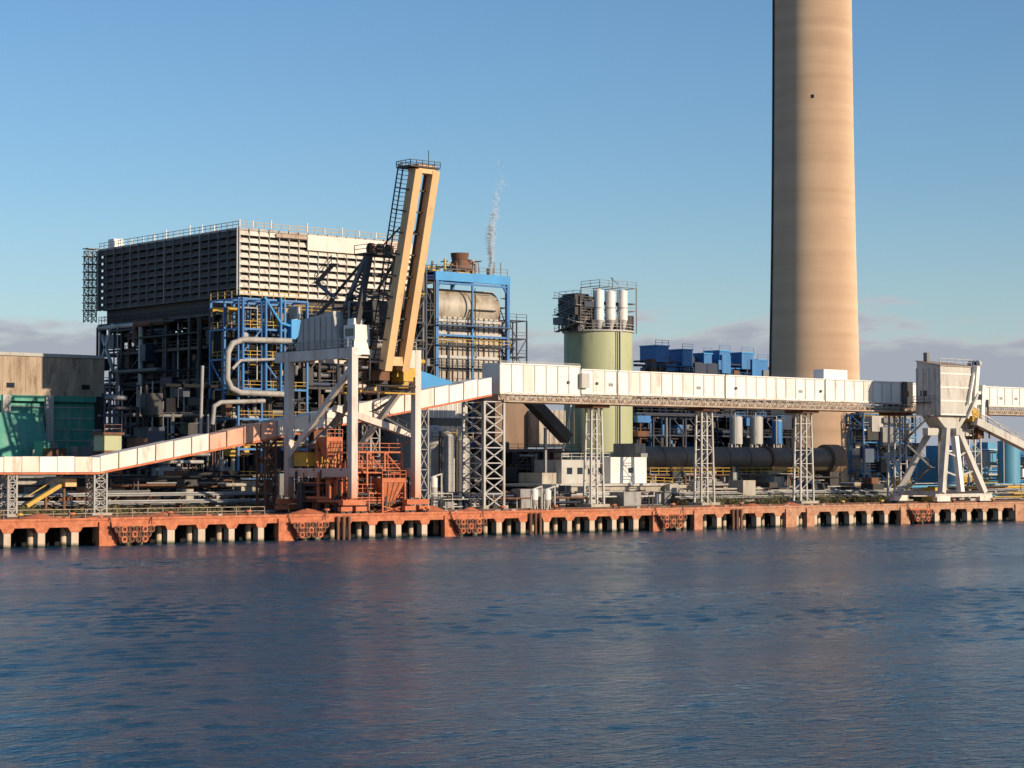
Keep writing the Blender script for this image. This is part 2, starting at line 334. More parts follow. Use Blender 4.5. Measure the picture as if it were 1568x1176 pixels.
# ------------------------------------------------------------------ chimney
b=B('power_station_chimney'); t=70
cx=X(1248,t,750)
prof=[(762,147),(700,143),(620,139),(540,136),(460,132),(380,128.5),(250,124.5),(120,121.5),(0,119.5)]
pts=[]
for v,w in prof:
    p=P(1248,v,t); r=w/2/F*(p-CAM).dot(FP); pts.append([p.z,r*.995])
pts[0][0]=G-.5
zt,rt=pts[-1]; sl=(pts[-2][1]-pts[-1][1])/(pts[-1][0]-pts[-2][0])
while zt<225: zt+=10; rt-=sl*10*.9; pts.append([zt,rt])
mc=bpy.data.materials.new('chimney_concrete'); mc.use_nodes=True; nt=mc.node_tree;N=nt.nodes;L=nt.links
bs=N['Principled BSDF']; bs.inputs['Roughness'].default_value=.95; bs.inputs['Diffuse Roughness'].default_value=1.0; bs.inputs['Specular IOR Level'].default_value=.1
geo=N.new('ShaderNodeNewGeometry')
mp=N.new('ShaderNodeMapping'); mp.inputs['Scale'].default_value=(.02,.02,.5); L.new(geo.outputs['Position'],mp.inputs[0])
n1=N.new('ShaderNodeTexNoise'); n1.inputs['Scale'].default_value=1.0; n1.inputs['Detail'].default_value=5; L.new(mp.outputs[0],n1.inputs['Vector'])
n2=N.new('ShaderNodeTexNoise'); n2.inputs['Scale'].default_value=.25; n2.inputs['Detail'].default_value=8; L.new(geo.outputs['Position'],n2.inputs['Vector'])
av=N.new('ShaderNodeMath'); av.operation='MULTIPLY_ADD'; L.new(n2.outputs[0],av.inputs[0]); av.inputs[1].default_value=.4; L.new(n1.outputs[0],av.inputs[2])
cr=N.new('ShaderNodeValToRGB'); L.new(av.outputs[0],cr.inputs[0]); e=cr.color_ramp.elements
e[0].position=.5; e[0].color=(.74,.55,.38,1); e[1].position=.95; e[1].color=(.64,.46,.31,1)
L.new(cr.outputs[0],bs.inputs['Base Color'])
n=72; vs=[];fs=[]
for z,r in pts:
    for i in range(n): a=2*math.pi*i/n; vs.append((cx+r*math.cos(a),t+r*math.sin(a),z))
for j in range(len(pts)-1):
    for i in range(n): fs.append((j*n+i,j*n+(i+1)%n,(j+1)*n+(i+1)%n,(j+1)*n+i))
b.add(vs,fs,mc,True)
def rad(z):
    for k in range(len(pts)-1):
        if pts[k][0]<=z<=pts[k+1][0]:
            f=(z-pts[k][0])/(pts[k+1][0]-pts[k][0]); return pts[k][1]*(1-f)+pts[k+1][1]*f
    return pts[-1][1]
toC=Vector((CAM.x-cx,CAM.y-t,0)).normalized()
z=Zh(1242,142,t-8); r=rad(z); c=Vector((cx,t,z))+toC*(r+.0); b.beam(c-Vector((0,0,.35)),c+Vector((0,0,.35)),.5,'black',.2,up=toC)
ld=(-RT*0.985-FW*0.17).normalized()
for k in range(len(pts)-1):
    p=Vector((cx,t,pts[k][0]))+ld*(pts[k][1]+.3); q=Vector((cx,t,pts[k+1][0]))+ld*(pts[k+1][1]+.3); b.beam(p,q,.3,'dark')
b.done()

# ------------------------------------------------------------------ air cooled condenser
b=B('air_cooled_condenser'); T0=55
x0=X(365,T0,400); x1=X(628,T0,400); zb=Zh(365,452,T0); zt=Zh(365,346,T0); y1=Ps(152,420,x0).y; core=.5
b.box(x0+core,x1-core,T0+core,y1-core,zb,zt-.6,'dark')
rows=9; h=(zt-zb-.3)/rows
for k in range(rows):
    z=zb+k*h
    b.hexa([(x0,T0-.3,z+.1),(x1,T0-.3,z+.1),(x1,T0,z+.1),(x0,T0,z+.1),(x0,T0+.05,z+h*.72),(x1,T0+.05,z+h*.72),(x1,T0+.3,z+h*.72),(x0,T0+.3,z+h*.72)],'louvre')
    b.hexa([(x0-.3,T0,z+.1),(x0,T0,z+.1),(x0,y1,z+.1),(x0-.3,y1,z+.1),(x0+.05,T0,z+h*.7),(x0+.3,T0,z+h*.7),(x0+.3,y1,z+h*.7),(x0+.05,y1,z+h*.7)],'louvre_shaded')
    b.box(x0-.32,x0-.2,T0,y1,z-.02,z+.06,'mgrey')
nx=18
for i in range(nx+1):
    x=x0+(x1-x0)*i/nx; b.box(x-.05,x+.05,T0-.31,T0+.4,zb,zt-.2,'conc' if i%4 else 'grey')
ny=16
for i in range(ny+1):
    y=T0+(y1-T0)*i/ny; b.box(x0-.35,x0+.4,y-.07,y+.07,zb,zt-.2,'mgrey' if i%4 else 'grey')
xs=X(468,T0,365); b.box(xs,x1,T0-.6,T0-.42,zt-3.0,zt-.5,'white2')
b.box(xs-6,xs-.1,T0-.55,T0-.4,zt-1.3,zt-.7,'truss')
b.box(x0-.1,x1+.1,T0-.1,y1+.1,zt-.58,zt-.2,'grey')
b.rail((x0,T0,zt-.2),(x1,T0,zt-.2),'yellow',1.0,1.6,.07); b.rail((x0,T0,zt-.2),(x0,y1,zt-.2),'mgrey',1.0,1.6,.08)
for i in range(12):
    y=T0+2+i*(y1-T0-3)/11; b.cyl((x0+1.5,y,zt-.3),(x0+1.5,y,zt+1.0+R.random()*.8),.13,'white',6)
for i in range(8):
    x=x0+4+i*3.5; b.cyl((x,T0+2,zt-.3),(x,T0+2,zt+1.0+R.random()*1.0),.11,'white',6)
p=Ps(178,350,x0+2); b.box(p.x-1,p.x+1,p.y-1,p.y+1,zt-.2,zt+1.5,'white')
b.lattice((x0-1.2,y1+1.0,zb-2),(x0-1.2,y1+1.0,zt-.5),1.6,1.6,'mgrey',9,.14,.08)
for k in range(9): b.box(x0-2.3,x0-.1,y1-.2,y1+2,zb+k*1.35,zb+k*1.35+.12,'grey')
b.box(x0+1,x1-1,T0+1,y1-1,zb-2.2,zb,'dark'); b.rail((x0,T0,zb-2.2),(x1,T0,zb-2.2),'yellow',1.1,2); b.rail((x0,T0,zb-2.2),(x0,y1,zb-2.2),'dark',1.1,2)
b.box(x0-.2,x1,T0-.3,T0+1,zb-2.5,zb-2.2,'navy')
b.frame(x0+.5,x1,T0+.5,y1,G,zb-2.3,6,6,6,.55,'dark',brace=.5,railm='dark')
b.box(x0+8,x1+4,T0+14,y1-2,G,zb-4,'black')  # near-black cores added so the space under the condenser stays dark
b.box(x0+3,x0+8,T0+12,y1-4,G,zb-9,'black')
b.beam((x0,y1,zb-2.5),(x0,y1-6,zb-12),.5,'lgrey'); b.beam((x0,y1-5,zb-2.5),(x0,y1+1,zb-12),.5,'lgrey'); b.beam((x0,y1-1,zb-2.5),(x0,y1-1,G),.6,'dark')
b.tangle(x0+1,x1,T0+1,T0+13,G,zb-3,170,['dark','navy','mgrey','dark','dark','navy','rust','lgrey'],.12,.6,3)
b.tangle(x0-.5,x0+8,T0+2,y1,G,zb-3,240,['dark','navy','dark','mgrey','rust','dark','dark','black','lgrey'],.12,.6,4)
for i in range(7):
    y=T0+5+i*5; b.cyl((x0-.6,y,G+R.uniform(2,8)),(x0-.6,y,G+R.uniform(14,24)),.14,'lgrey',6)
b.tangle(x0,x0+10,T0-1,T0+5,zb-9,zb-2.5,50,['yellow','blue','dark','lgrey','yellow','rust'],.08,.2,5,.05)
b.done()

b=B('turbine_hall_steelwork'); t=46
xa=X(365,t,600); xb=X(470,t,600); 
b.frame(xa,xb,t,t+8,G,Zh(365,455,t),3,2,7,.32,'blue',brace=.2,railm='yellow')
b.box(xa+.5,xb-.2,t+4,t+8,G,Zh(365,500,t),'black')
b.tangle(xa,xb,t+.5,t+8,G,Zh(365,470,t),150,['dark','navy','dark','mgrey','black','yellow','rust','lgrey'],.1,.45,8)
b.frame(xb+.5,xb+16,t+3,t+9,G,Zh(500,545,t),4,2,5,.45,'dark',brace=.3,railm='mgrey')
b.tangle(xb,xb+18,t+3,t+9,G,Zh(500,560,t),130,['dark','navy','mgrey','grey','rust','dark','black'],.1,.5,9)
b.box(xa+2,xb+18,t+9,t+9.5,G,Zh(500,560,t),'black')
for rr,off,mm in ((.45,0,'duct'),(.24,1.6,'duct')):
    pp=[P(445,522,t-1),P(372,520,t-1),P(356,526,t-1),P(349,540,t-1),P(348,580,t-1),P(354,594,t-1),P(368,601,t-1),P(440,604,t-1)]
    if off: pp=[P(420,550,t-1.5),P(368,552,t-1.5),P(356,565,t-1.5)]
    b.pipe(pp,rr,mm,14)
b.pipe([P(405,614,t-1),P(338,616,t-1),P(328,622,t-1),P(325,650,t-1)],.34,'duct',14)
for u in (372,407,430): b.pipe([P(u,455,t-.6),P(u,600,t-.6)],.24,'blue')
b.pipe([P(405,455,t-.7),P(430,495,t-.7),P(448,500,t-.7)],.22,'bblue')
b.box(X(440,t),X(462,t),t-1,t+3,Zh(450,520,t),Zh(450,490,t),'bblue')
b.pipe([P(306,690,t-1),P(310,560,t-1)],.26,'duct')
b.tangle(X(200,t,700),xa,t,t+8,G,Zh(300,690,t),70,['dark','lgrey','navy','rust','grey'],.1,.4,12)
b.tangle(X(190,t,650),xa,t+3,t+9,G,Zh(300,590,t),80,['dark','dark','navy','mgrey','black'],.1,.5,13,.2)
b.done()

# ------------------------------------------------------------------ left warehouse
b=B('teal_warehouse'); t=96
xr=min(X(163,t,600),x0-.8); xl=X(-260,t,600); z1=Zh(0,540,t); z2=Zh(0,604,t)
b.box(xl,xr,t,t+40,z2,z1,'beige'); b.box(xl,xr,t+.6,t+40,G,z2-.01,'teal')
b.box(xl,xr,t-.25,t,z1-.4,z1+.15,'lgrey')
for i in range(60):
    x=xr-i*2.1
    if x<xl: break
    b.box(x-.06,x+.06,t-.06,t,z2,z1-.4,'truss')
for k in range(9): b.box(xl,xr,t+.45,t+.6,z2-2-k*1.9,z2-1.85-k*1.9,'lgrey')
b.box(X(-200,t,620),X(150,t,620),t-.5,t+.6,z2-1.0,z2-.02,'teal')
for u in (6,72,150): b.box(X(u,t)-.7,X(u,t)+.7,t-.9,t-.05,G,z2,'lgrey' if u<100 else 'dark')
b.hexa([(X(-60,t),t-5,G+4),(X(60,t),t-5,G+4),(X(60,t),t-.2,G+4),(X(-60,t),t-.2,G+4),(X(-60,t),t-1,z2-3),(X(60,t),t-1,z2-3),(X(60,t),t-.2,z2-3),(X(-60,t),t-.2,z2-3)],'teal')
for u in(10,125): b.box(X(u,t,590),X(u+12,t,590),t-.1,t,z2+1.2,z2+2,'glass')
b.tangle(X(-20,t),xr,t-14,t-6,G,Zh(100,690,t),60,['dark','mgrey','rust','grey','teal'],.15,.5,21,.3)
b.done()

# ------------------------------------------------------------------ boiler house with blue frame
b=B('boiler_house'); t=66
x0=X(668,t,500); x1=X(777,t,500); zt=Zh(668,415,t); D=16
def zz(v): return Zh(720,v,t)
b.box(x0+1.2,x1-1.2,t+1.6,t+D,G,zz(560),'dark')
b.box(x0+1.0,x1-.9,t+1.2,t+D-1,zz(600),zz(486),'casing')
b.cyl((x0+.8,t+4.6,zz(470)),(x1-.8,t+4.6,zz(470)),3.4,'casing',28)
b.box(x0+.9,x1-.9,t+4,t+D-1,zz(486),zz(446),'casing')
for v in (492,512,530,548,566): b.box(x0+.7,x1-.7,t+.9,t+1.2,zz(v)-.25,zz(v)+.35,'dark' if v%4 else 'lgrey')
for i in range(13): 
    x=x0+1+(x1-x0-2)*i/12; b.box(x-.08,x+.08,t+.95,t+1.2,zz(600),zz(486),'grey' if i%3 else 'rust')
for x in (x0,x0+(x1-x0)*.5,x1):
    b.beam((x,t,G),(x,t,zt-.3),.65 if x!=x0+(x1-x0)*.5 else .3,'blue')
    b.beam((x,t+D,G),(x,t+D,zt-.3),.6,'blue')
b.box(x0-.4,x1+.4,t-.35,t+.3,zt-1.6,zt,'bblue'); b.box(x0-.3,x0+.35,t+.3,t+D,zt-1.4,zt-.05,'blue')
b.box(x0-.3,x1+.4,t+.3,t+D,zt-.5,zt-.1,'dark')
for v in (436,500,515): b.beam((x0,t-.03,zz(v)),(x1,t-.03,zz(v)),.35,'blue')
b.beam((x1-1.6,t,zt-1),(x1,t,zt-3.5),.3,'blue'); b.beam((x0+1.6,t,zt-1),(x0,t,zt-3.5),.3,'blue')
b.rail((x0,t,zt),(x1,t,zt),'mgrey',1.2,1.5); b.rail((x0,t,zt),(x0,t+D,zt),'mgrey',1.2,1.5)
for v in (500,530,560,590): b.box(x0-2.8,x0-.4,t,t+D,zz(v)-.15,zz(v),'dark'); b.rail((x0-2.8,t,zz(v)),(x0-2.8,t+D,zz(v)),'dark'); b.rail((x0-.3,t-.9,zz(v)),(x1,t-.9,zz(v)),'yellow' if v==530 else 'navy'); b.box(x0-.3,x1,t-.95,t-.36,zz(v)-.12,zz(v),'navy')
b.frame(x0-3,x0-.5,t,t+D,G,zt-2,1,3,8,.3,'dark',brace=.7,railm='dark')
b.tangle(x0-3,x0,t,t+D,zz(590),zt-1,70,['dark','navy','mgrey','rust','dark'],.1,.35,31)
b.tangle(x0,x1,t+.4,t+1.4,zz(600),zz(440),26,['dark','grey','lgrey','navy'],.07,.16,32,.0)
b.cyl(P(704,413,t+5),P(704,398,t+5),2.2,'rust',16,1.4); b.cyl(P(704,398,t+5),P(704,388,t+5),1.5,'rust',16,1.7); b.cyl(P(722,416,t+8),P(722,398,t+8),1.0,'grey',12)
b.tangle(X(680,t+4,405),X(735,t+4,405),t+3,t+9,zt,zt+2.8,26,['dark','rust','mgrey','yellow'],.1,.3,33)
for u in (733,757,767): b.cyl(P(u,418,t+3),P(u,402,t+3),.12,'grey',6)
b.cyl(P(750,425,t+10),P(750,411,t+10),.55,'grey',12)
b.frame(x1+.6,X(812,t,520),t+1,t+5,G,Zh(800,490,t),2,1,10,.22,'navy',brace=.6,railm='navy')
b.stairs(x1+2,t+1,t+5,G,Zh(800,500,t),'navy',8)
b.frame(x1+.6,X(792,t,520),t+3,t+8,G,Zh(800,470,t),1,1,10,.25,'dark',brace=.6)
b.done()
b=B('boiler_annex'); t=60
xa=X(560,t,500); xb=X(652,t,500)
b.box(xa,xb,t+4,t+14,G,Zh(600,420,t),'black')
b.frame(xa,xb,t,t+4,G,Zh(600,410,t),4,1,9,.35,'navy',brace=.4,railm='dark')
b.tangle(xa,xb,t,t+4,G,Zh(600,420,t),110,['dark','navy','mgrey','rust','yellow','dark'],.1,.5,41)
b.done()

# ------------------------------------------------------------------ low buildings in the middle
b=B('blue_roof_shed'); t=44
xa=X(640,t,600); xb=X(716,t,600); b.box(xa,xb,t,t+12,G,Zh(680,600,t),'lgrey'); z=Zh(680,592,t)
b.hexa([(xa-.5,t-.6,z-.4),(xb+.5,t-.6,z-.8),(xb+.5,t+12,z-.8),(xa-.5,t+12,z-.4),(xa-.5,t-.6,Zh(680,568,t)),(xb+.5,t-.6,z-.2),(xb+.5,t+12,z-.2),(xa-.5,t+12,Zh(680,568,t))],'bblue')
for i in range(10): b.box(xa+i*1.0+.1,xa+i*1.0+.25,t-.05,t,G,z-1,'white')
b.box(xa,xb,t-.1,t-.003,Zh(680,640,t),Zh(680,652,t),'glass')
b.done()
for u,v,w in ((683,668,24),(708,674,24)):
    t=32; b=B('steel_silo'); c=P(u,700,t); zt_=Zh(u,v,t); r=w/2/10.0
    b.cyl((c.x,t,G),(c.x,t,zt_),r,'grey',24)
    b.cyl((c.x,t,zt_),(c.x,t,zt_+1),r,'lgrey',24,.25)
    k=G+1.2
    while k<zt_: b.cyl((c.x,t,k),(c.x,t,k+.08),r+.04,'grey',24); k+=1.4
    b.rail((c.x-r,t-r,zt_),(c.x+r,t-r,zt_),'yellow'); b.beam((c.x-r-.2,t-.3,G),(c.x-r-.2,t-.3,zt_+.8),.25,'dark'); b.done()
b=B('dome_tank'); t=38; c=P(665,690,t); b.cyl((c.x,t,G),(c.x,t,Zh(665,672,t)),2.2,'lgrey',24); b.ball((c.x,t,Zh(665,672,t)),2.2,'lgrey',24,1.0,True); b.rail((c.x-2.2,t-2.2,Zh(665,674,t)),(c.x+2.2,t-2.2,Zh(665,674,t)),'dark'); b.done()
b=B('brown_process_building'); t=58
xa=X(775,t,640); xb=X(866,t,640); xm=X(825,t,640)
b.box(xa,xm,t+3,t+14,G,Zh(800,600,t),'brown'); b.box(xm,xb,t,t+12,Zh(840,684,t),Zh(840,628,t),'conc'); b.box(xa-8,xb+1,t+2,t+14,G,Zh(840,690,t),'black')
b.hexa([(xa,t+2.9,Zh(800,600,t)),(xm,t+2.9,Zh(800,600,t)-2),(xm,t+14,Zh(800,600,t)-2),(xa,t+14,Zh(800,600,t)),(xa,t+2.9,Zh(800,600,t)+1),(xm+.3,t+2.9,Zh(800,600,t)+.01),(xm+.3,t+14,Zh(800,600,t)+.01),(xa,t+14,Zh(800,600,t)+1)],'rust')
for i in range(8): b.box(xm+i*1.2,xm+i*1.2+.1,t-.08,t,Zh(840,684,t),Zh(840,628,t),'brown')
b.frame(xa-9,xb,t-4,t+2,G,Zh(800,690,t),6,1,3,.3,'dark',brace=.4,railm='dark')
b.tangle(xa-9,xb,t-4,t+1,G,Zh(800,690,t),90,['dark','black','rust','mgrey','dark','navy'],.1,.45,51,.3)
b.done()
b=B('inclined_chute'); t=40; 
b.beam(P(800,600,t),P(868,672,t),2.0,'dark',1.8); b.beam(P(862,690,t),P(875,612,t),.3,'lgrey'); b.beam(P(835,655,t),P(835,760,t),.4,'grey'); b.done()

b=B('control_building'); t=36
def blk(u0,u1,v0,v1,y0,d,m):
    b.box(X(u0,y0),X(u1,y0),y0,y0+d,Zh(u0,v1,y0),Zh(u0,v0,y0),m)
blk(935,990,700,740,t,9,'white'); blk(830,858,724,741,t+3,6,'conc'); blk(860,934,704,742,t+2,7,'lgrey'); blk(866,1020,742,772,t-1,10,'conc'); blk(830,1016,741.2,745,t-1.5,11,'lgrey')
for u in (874,893,912,960,968): 
    b.box(X(u,t+1),X(u+8,t+1),t-1.1,t-1.003,Zh(u,764,t-1),Zh(u,750,t-1),'dark')
for u in (962,): b.box(X(u,t),X(u+7,t),t-.05,t-.003,Zh(u,724,t),Zh(u,716,t),'glass')
for u in (868,884,900,916): b.box(X(u,t+2),X(u+8,t+2),t+1.94,t+1.997,Zh(u,726,t+2),Zh(u,716,t+2),'glass')
b.rail((X(860,t+2),t+2,Zh(860,704,t+2)),(X(934,t+2),t+2,Zh(860,704,t+2)),'lgrey')
b.rail((X(990,t),t,Zh(990,740,t)),(X(1030,t),t,Zh(1000,742,t)),'yellow'); b.box(X(1020,t),X(1032,t),t-1,t+4,G,Zh(1020,741,t),'conc')
for u in (880,925,1000): b.box(X(u,t),X(u+10,t),t+3,t+5,Zh(u,700,t),Zh(u,694,t),'grey')
b.tangle(X(830,30),X(1030,30),28,33,G,G+2.2,40,['lgrey','grey','dark','mgrey','rust'],.08,.25,52,.2)
b.done()

# ------------------------------------------------------------------ sage tank with filter plant on top
b=B('sage_storage_silo'); t=72
c=P(916,560,t); r=105/2/F*(c-CAM).dot(FP); zt=Zh(916,510,t)
b.cyl((c.x,t,G),(c.x,t,zt),r,'sage',48)
b.cyl((c.x,t,zt),(c.x,t,zt+.3),r+.35,'lgrey',48)
for k in range(1,6): b.cyl((c.x,t,zt-k*3.2),(c.x,t,zt-k*3.2+.07),r+.025,'sage',48)
for i in range(24):
    a=2*math.pi*i/24; a2=2*math.pi*(i+1)/24; b.rail((c.x+(r+.2)*math.cos(a),t+(r+.2)*math.sin(a),zt+.3),(c.x+(r+.2)*math.cos(a2),t+(r+.2)*math.sin(a2),zt+.3),'lgrey',1.1,3)
b.cyl((c.x-.5,t-r-.2,G),(c.x-.5,t-r-.2,zt+4),.16,'lgrey'); b.cyl((c.x-1.3,t-r-.2,G),(c.x-1.3,t-r-.2,zt),.1,'dark')
px=lambda n:n/F*(c-CAM).dot(FP)
for u,v0,w in ((917,445,15),(935,447,15),(954,446,14)):
    p=P(u,500,t-3.5); z0=Zh(u,490,t-3.5); z1=Zh(u,v0,t-3.5); b.cyl((p.x,t-3.5,z0),(p.x,t-3.5,z1),px(w)/2,'white',16); b.cyl((p.x,t-3.5,z1),(p.x,t-3.5,z1+.4),px(w)/2,'white',16,.2)
    b.cyl((p.x,t-3.5,zt),(p.x,t-3.5,z0),.2,'lgrey',16,px(w)/2)
    b.cyl((p.x,t-3.5,z0+2.2),(p.x,t-3.5,z0+2.35),px(w)/2+.05,'grey',16)
b.cyl((P(902,470,t+2).x,t+2,zt),(P(902,470,t+2).x,t+2,Zh(902,458,t)),.9,'grey',14)
xl=X(872,t,480); xr=X(962,t,480); xm=X(906,t,480)
b.frame(xl,xm,t-3,t+3,zt,Zh(880,455,t),2,2,4,.22,'dark',brace=.5,railm='mgrey'); b.frame(xm,xr,t-2.3,t+3,zt,Zh(930,440,t),3,1,2,.16,'mgrey',brace=.2,railm='mgrey')
b.box(xm,xr,t-2.0,t+3,zt+5.8,zt+5.95,'dark')
b.tangle(xl,xm,t-2,t+3,zt,Zh(880,458,t),60,['dark','mgrey','grey','dark','navy'],.1,.4,61,.3)
b.tangle(xm,xr,t-1,t+3,zt,Zh(880,490,t),30,['dark','mgrey','grey','dark','rust'],.1,.3,62,.3)
b.beam(P(938,446,t),P(938,425,t),.1,'dark'); b.beam(P(935,425,t),P(945,434,t),.1,'dark')
b.stairs(X(868,t,480),t-3,t+3,zt,Zh(870,455,t),'grey',4)
b.done()
b=B('blue_filter_house'); t=105
xa=X(990,t,560); xb=X(1215,t,560); zb=Zh(1000,575,t)
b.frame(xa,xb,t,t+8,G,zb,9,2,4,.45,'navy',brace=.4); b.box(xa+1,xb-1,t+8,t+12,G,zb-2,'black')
b.tangle(xa,xb,t+.5,t+8,G,zb,120,['dark','navy','blue','mgrey','dark'],.15,.6,71)
for u,w,v in ((1004,20,530),(1045,16,536),(1078,12,542),(1102,16,538),(1136,18,541),(1160,16,552)):
    b.box(X(u,t,550),X(u+w,t,550),t,t+5,Zh(u,v+24,t),Zh(u,v,t),'blue'); b.box(X(u,t,550)-.2,X(u+w,t,550)+.2,t-.2,t+5,Zh(u,v,t),Zh(u,v-2,t),'bblue'); b.rail((X(u,t,550),t,Zh(u,v-2,t)),(X(u+w,t,550),t,Zh(u,v-2,t)),'blue')
b.tangle(xa,X(1180,t,550),t+.5,t+4,zb,zb+3.2,90,['navy','blue','dark','blue','rust','mgrey'],.1,.4,72,.3)
b.rail((xa,t,zb+1.6),(X(1180,t),t,zb),'blue')
b.done()
b=B('rotary_kiln'); t=50
pa=P(972,705,t); pb=P(1262,706,t); zc=Zh(972,703,t); r=2.3
kiln=mat('kiln_shell',(.2,.16,.125),(.12,.10,.08),.3,.6,.3,streak=False)
b.cyl((pa.x,t,zc),(pb.x,t,zc),r,kiln,32)
for i in range(1,9):
    x=pa.x+(pb.x-pa.x)*i/9; b.cyl((x-.25,t,zc),(x+.25,t,zc),r+.12+(.25 if i%3==0 else 0),kiln if i%3 else 'rust',32)
    if i%3==0: b.box(x-1.5,x+1.5,t-2.4,t+2.4,G,zc-r+.2,'conc')
b.cyl((pb.x,t,zc),(pb.x+3.6,t,zc),3.0,'brown',28); b.box(pb.x+1,pb.x+4,t-1,t+3,G,zc,'dark')
b.box(pa.x-2.5,pa.x,t-2.8,t+3,G,zc+2.8,'conc')
b.rail((pa.x,t-4,zc-2.8),(pb.x-12,t-4,zc-2.8),'yellow',1.2,2,.09); b.box(pa.x,pb.x-12,t-4.1,t-2.9,zc-3,zc-2.8,'rust')
xs=X(1120,t-4); b.beam((xs,t-4.3,zc-2.8),(xs+6,t-4.3,G),.2,'yellow'); b.beam((xs,t-4.3,zc-1.7),(xs+6,t-4.3,G+1.1),.1,'yellow')
b.tangle(pa.x,pb.x,t-4,t+1,G,zc-2.8,130,['dark','mgrey','grey','rust','dark','conc'],.08,.3,81,.25)
b.done()
for u,w,v0 in ((1127,20,640),(1158,20,640),(1190,16,645)):
    t=64; b=B('process_vessel'); c=P(u,660,t); rr=w/2/F*(c-CAM).dot(FP); z1=Zh(u,v0,t)
    b.cyl((c.x,t,Zh(u,680,t)),(c.x,t,z1),rr,'lgrey' if u!=1190 else 'blue',20); b.ball((c.x,t,z1),rr,'lgrey',20,.4,True); b.cyl((c.x,t,Zh(u,680,t)),(c.x,t,G),.5,'grey',10)
    for a in(-1,1): b.beam((c.x+a*rr,t,Zh(u,680,t)),(c.x+a*rr,t,G),.25,'lgrey')
    b.rail((c.x-rr,t-rr,z1),(c.x+rr,t-rr,z1),'blue'); b.cyl((c.x-rr-.3,t-rr,G),(c.x-rr-.3,t-rr,z1+1),.1,'lgrey'); b.done()
b=B('digester_steelwork'); t=68
xa=X(975,t,660); xb=X(1212,t,660)
b.frame(xa,xb,t,t+7,G,Zh(1000,632,t),10,1,4,.35,'navy',brace=.35,railm='dark'); b.box(xa,xb,t+7,t+8,G,Zh(1000,634,t),'black')
b.tangle(xa,xb,t-1,t+7,G,Zh(1000,636,t),260,['dark','navy','blue','mgrey','dark','rust','navy','black'],.1,.6,82,.25)
b.done()
b=B('evaporator_tower'); t=56
xa=X(1322,t,660); xb=X(1402,t,660); zt=Zh(1350,634,t)
b.frame(xa,xb,t,t+7,G,zt,4,2,6,.28,'blue',brace=.5,railm='lgrey')
b.tangle(xa,xb,t,t+7,G,zt,150,['lgrey','white','blue','grey','cyan','navy','dark','dark','mgrey'],.1,.45,91,.25)
for u in (1340,1362,1388): c=P(u,690,t+3); b.cyl((c.x,t+3,G+2),(c.x,t+3,Zh(u,655,t+3)),1.1,'lgrey',14)
b.rail((xa,t-.3,zt-1),(xb,t-.3,zt-1),'yellow')
b.done()
b=B('blue_process_building'); t=70
for u0,u1,v0,m in ((1440,1470,700,'cyan'),(1472,1512,682,'cyan'),(1514,1580,690,'blue'),(1582,1640,675,'cyan')):
    b.box(X(u0,t),X(u1,t),t,t+10,G,Zh(u0,v0,t),m); b.box(X(u0,t)-.2,X(u1,t)+.2,t-.3,t,Zh(u0,v0,t)-.4,Zh(u0,v0,t)+.1,'bblue')
    k=X(u0,t)+.6
    while k<X(u1,t)-.6: b.box(k,k+.1,t-.07,t,G,Zh(u0,v0,t)-.4,'blue'); k+=1.3
b.tangle(X(1430,t),X(1640,t),t-5,t-1,G,Zh(1500,690,t),90,['lgrey','cyan','blue','grey','white','yellow'],.1,.35,92,.2)
b.rail((X(1430,t),t-6,G+3),(X(1640,t),t-6,G+3),'yellow'); b.done()
for u,w,v in ((1452,30,700),(1545,34,676)):
    t=60; b=B('blue_storage_tank'); c=P(u,720,t); rr=w/2/F*(c-CAM).dot(FP); z=Zh(u,v,t); b.cyl((c.x,t,G),(c.x,t,z),rr,'cyan',28); b.cyl((c.x,t,z),(c.x,t,z+.8),rr,'cyan',28,.2); b.cyl((c.x,t,z-.2),(c.x,t,z),rr+.1,'lgrey',28)
    b.beam((c.x-rr-.1,t-.5,G),(c.x-rr-.1,t-.5,z+1),.2,'lgrey'); b.rail((c.x-rr,t-rr*.8,z),(c.x+rr,t-rr*.8,z),'lgrey'); b.done()

# ------------------------------------------------------------------ conveyor gallery (main)
TG=20.0; DG=4.2
def gallery(b,u0,u1,v0,v1,m,vr=600,step=2.35,seed=0):
    xa=X(u0,TG,vr);xb=X(u1,TG,vr); z0=v1;z1=v0
    r=random.Random(seed)
    b.box(xa,xb,TG,TG+DG,z0,z1,m)
    n=max(1,int((xb-xa)/step)); 
    for i in range(n+1):
        x=xa+(xb-xa)*i/n; b.box(x-.05,x+.05,TG-.09,TG,z0,z1,'lgrey')
    for i in range(n):
        x=xa+(xb-xa)*(i+.5)/n; b.box(x-step*.42,x+step*.42,TG-.03,TG,z0+.5,z1-.15,'white' if r.random()<.8 else 'white2')
        if r.random()<.06: b.box(x-.5,x+.5,TG-.06,TG-.031,z0+1.4,z0+1.9,'grey')
    b.box(xa,xb,TG-.2,TG+DG+.2,z1,z1+.18,'white'); b.box(xa,xb,TG-.14,TG-.003,z0+.02,z0+.3,'white2')
b=B('conveyor_gallery')
ztop=Zh(765,557,TG); zbot=Zh(765,600,TG)
for u0,u1,dt,db in ((765,888,.45,-.35),(890,944,0,0),(946,1109,0,0),(1111,1262,.0,0),(1264,1392,0,0),(1394,1800,-.15,0)):
    gallery(b,u0,u1,ztop+dt-.45,zbot+db,'white',seed=u0)
xa=X(765,TG,600);xb=X(1800,TG,600)
zw=Zh(765,613,TG); b.box(xa,xb,TG-1.1,TG+DG,zw-.25,zw,'truss'); b.rail((xa,TG-1.1,zw),(xb,TG-1.1,zw),'lgrey',1.1,1.6,.07)
n=int((xb-xa)/1.9)
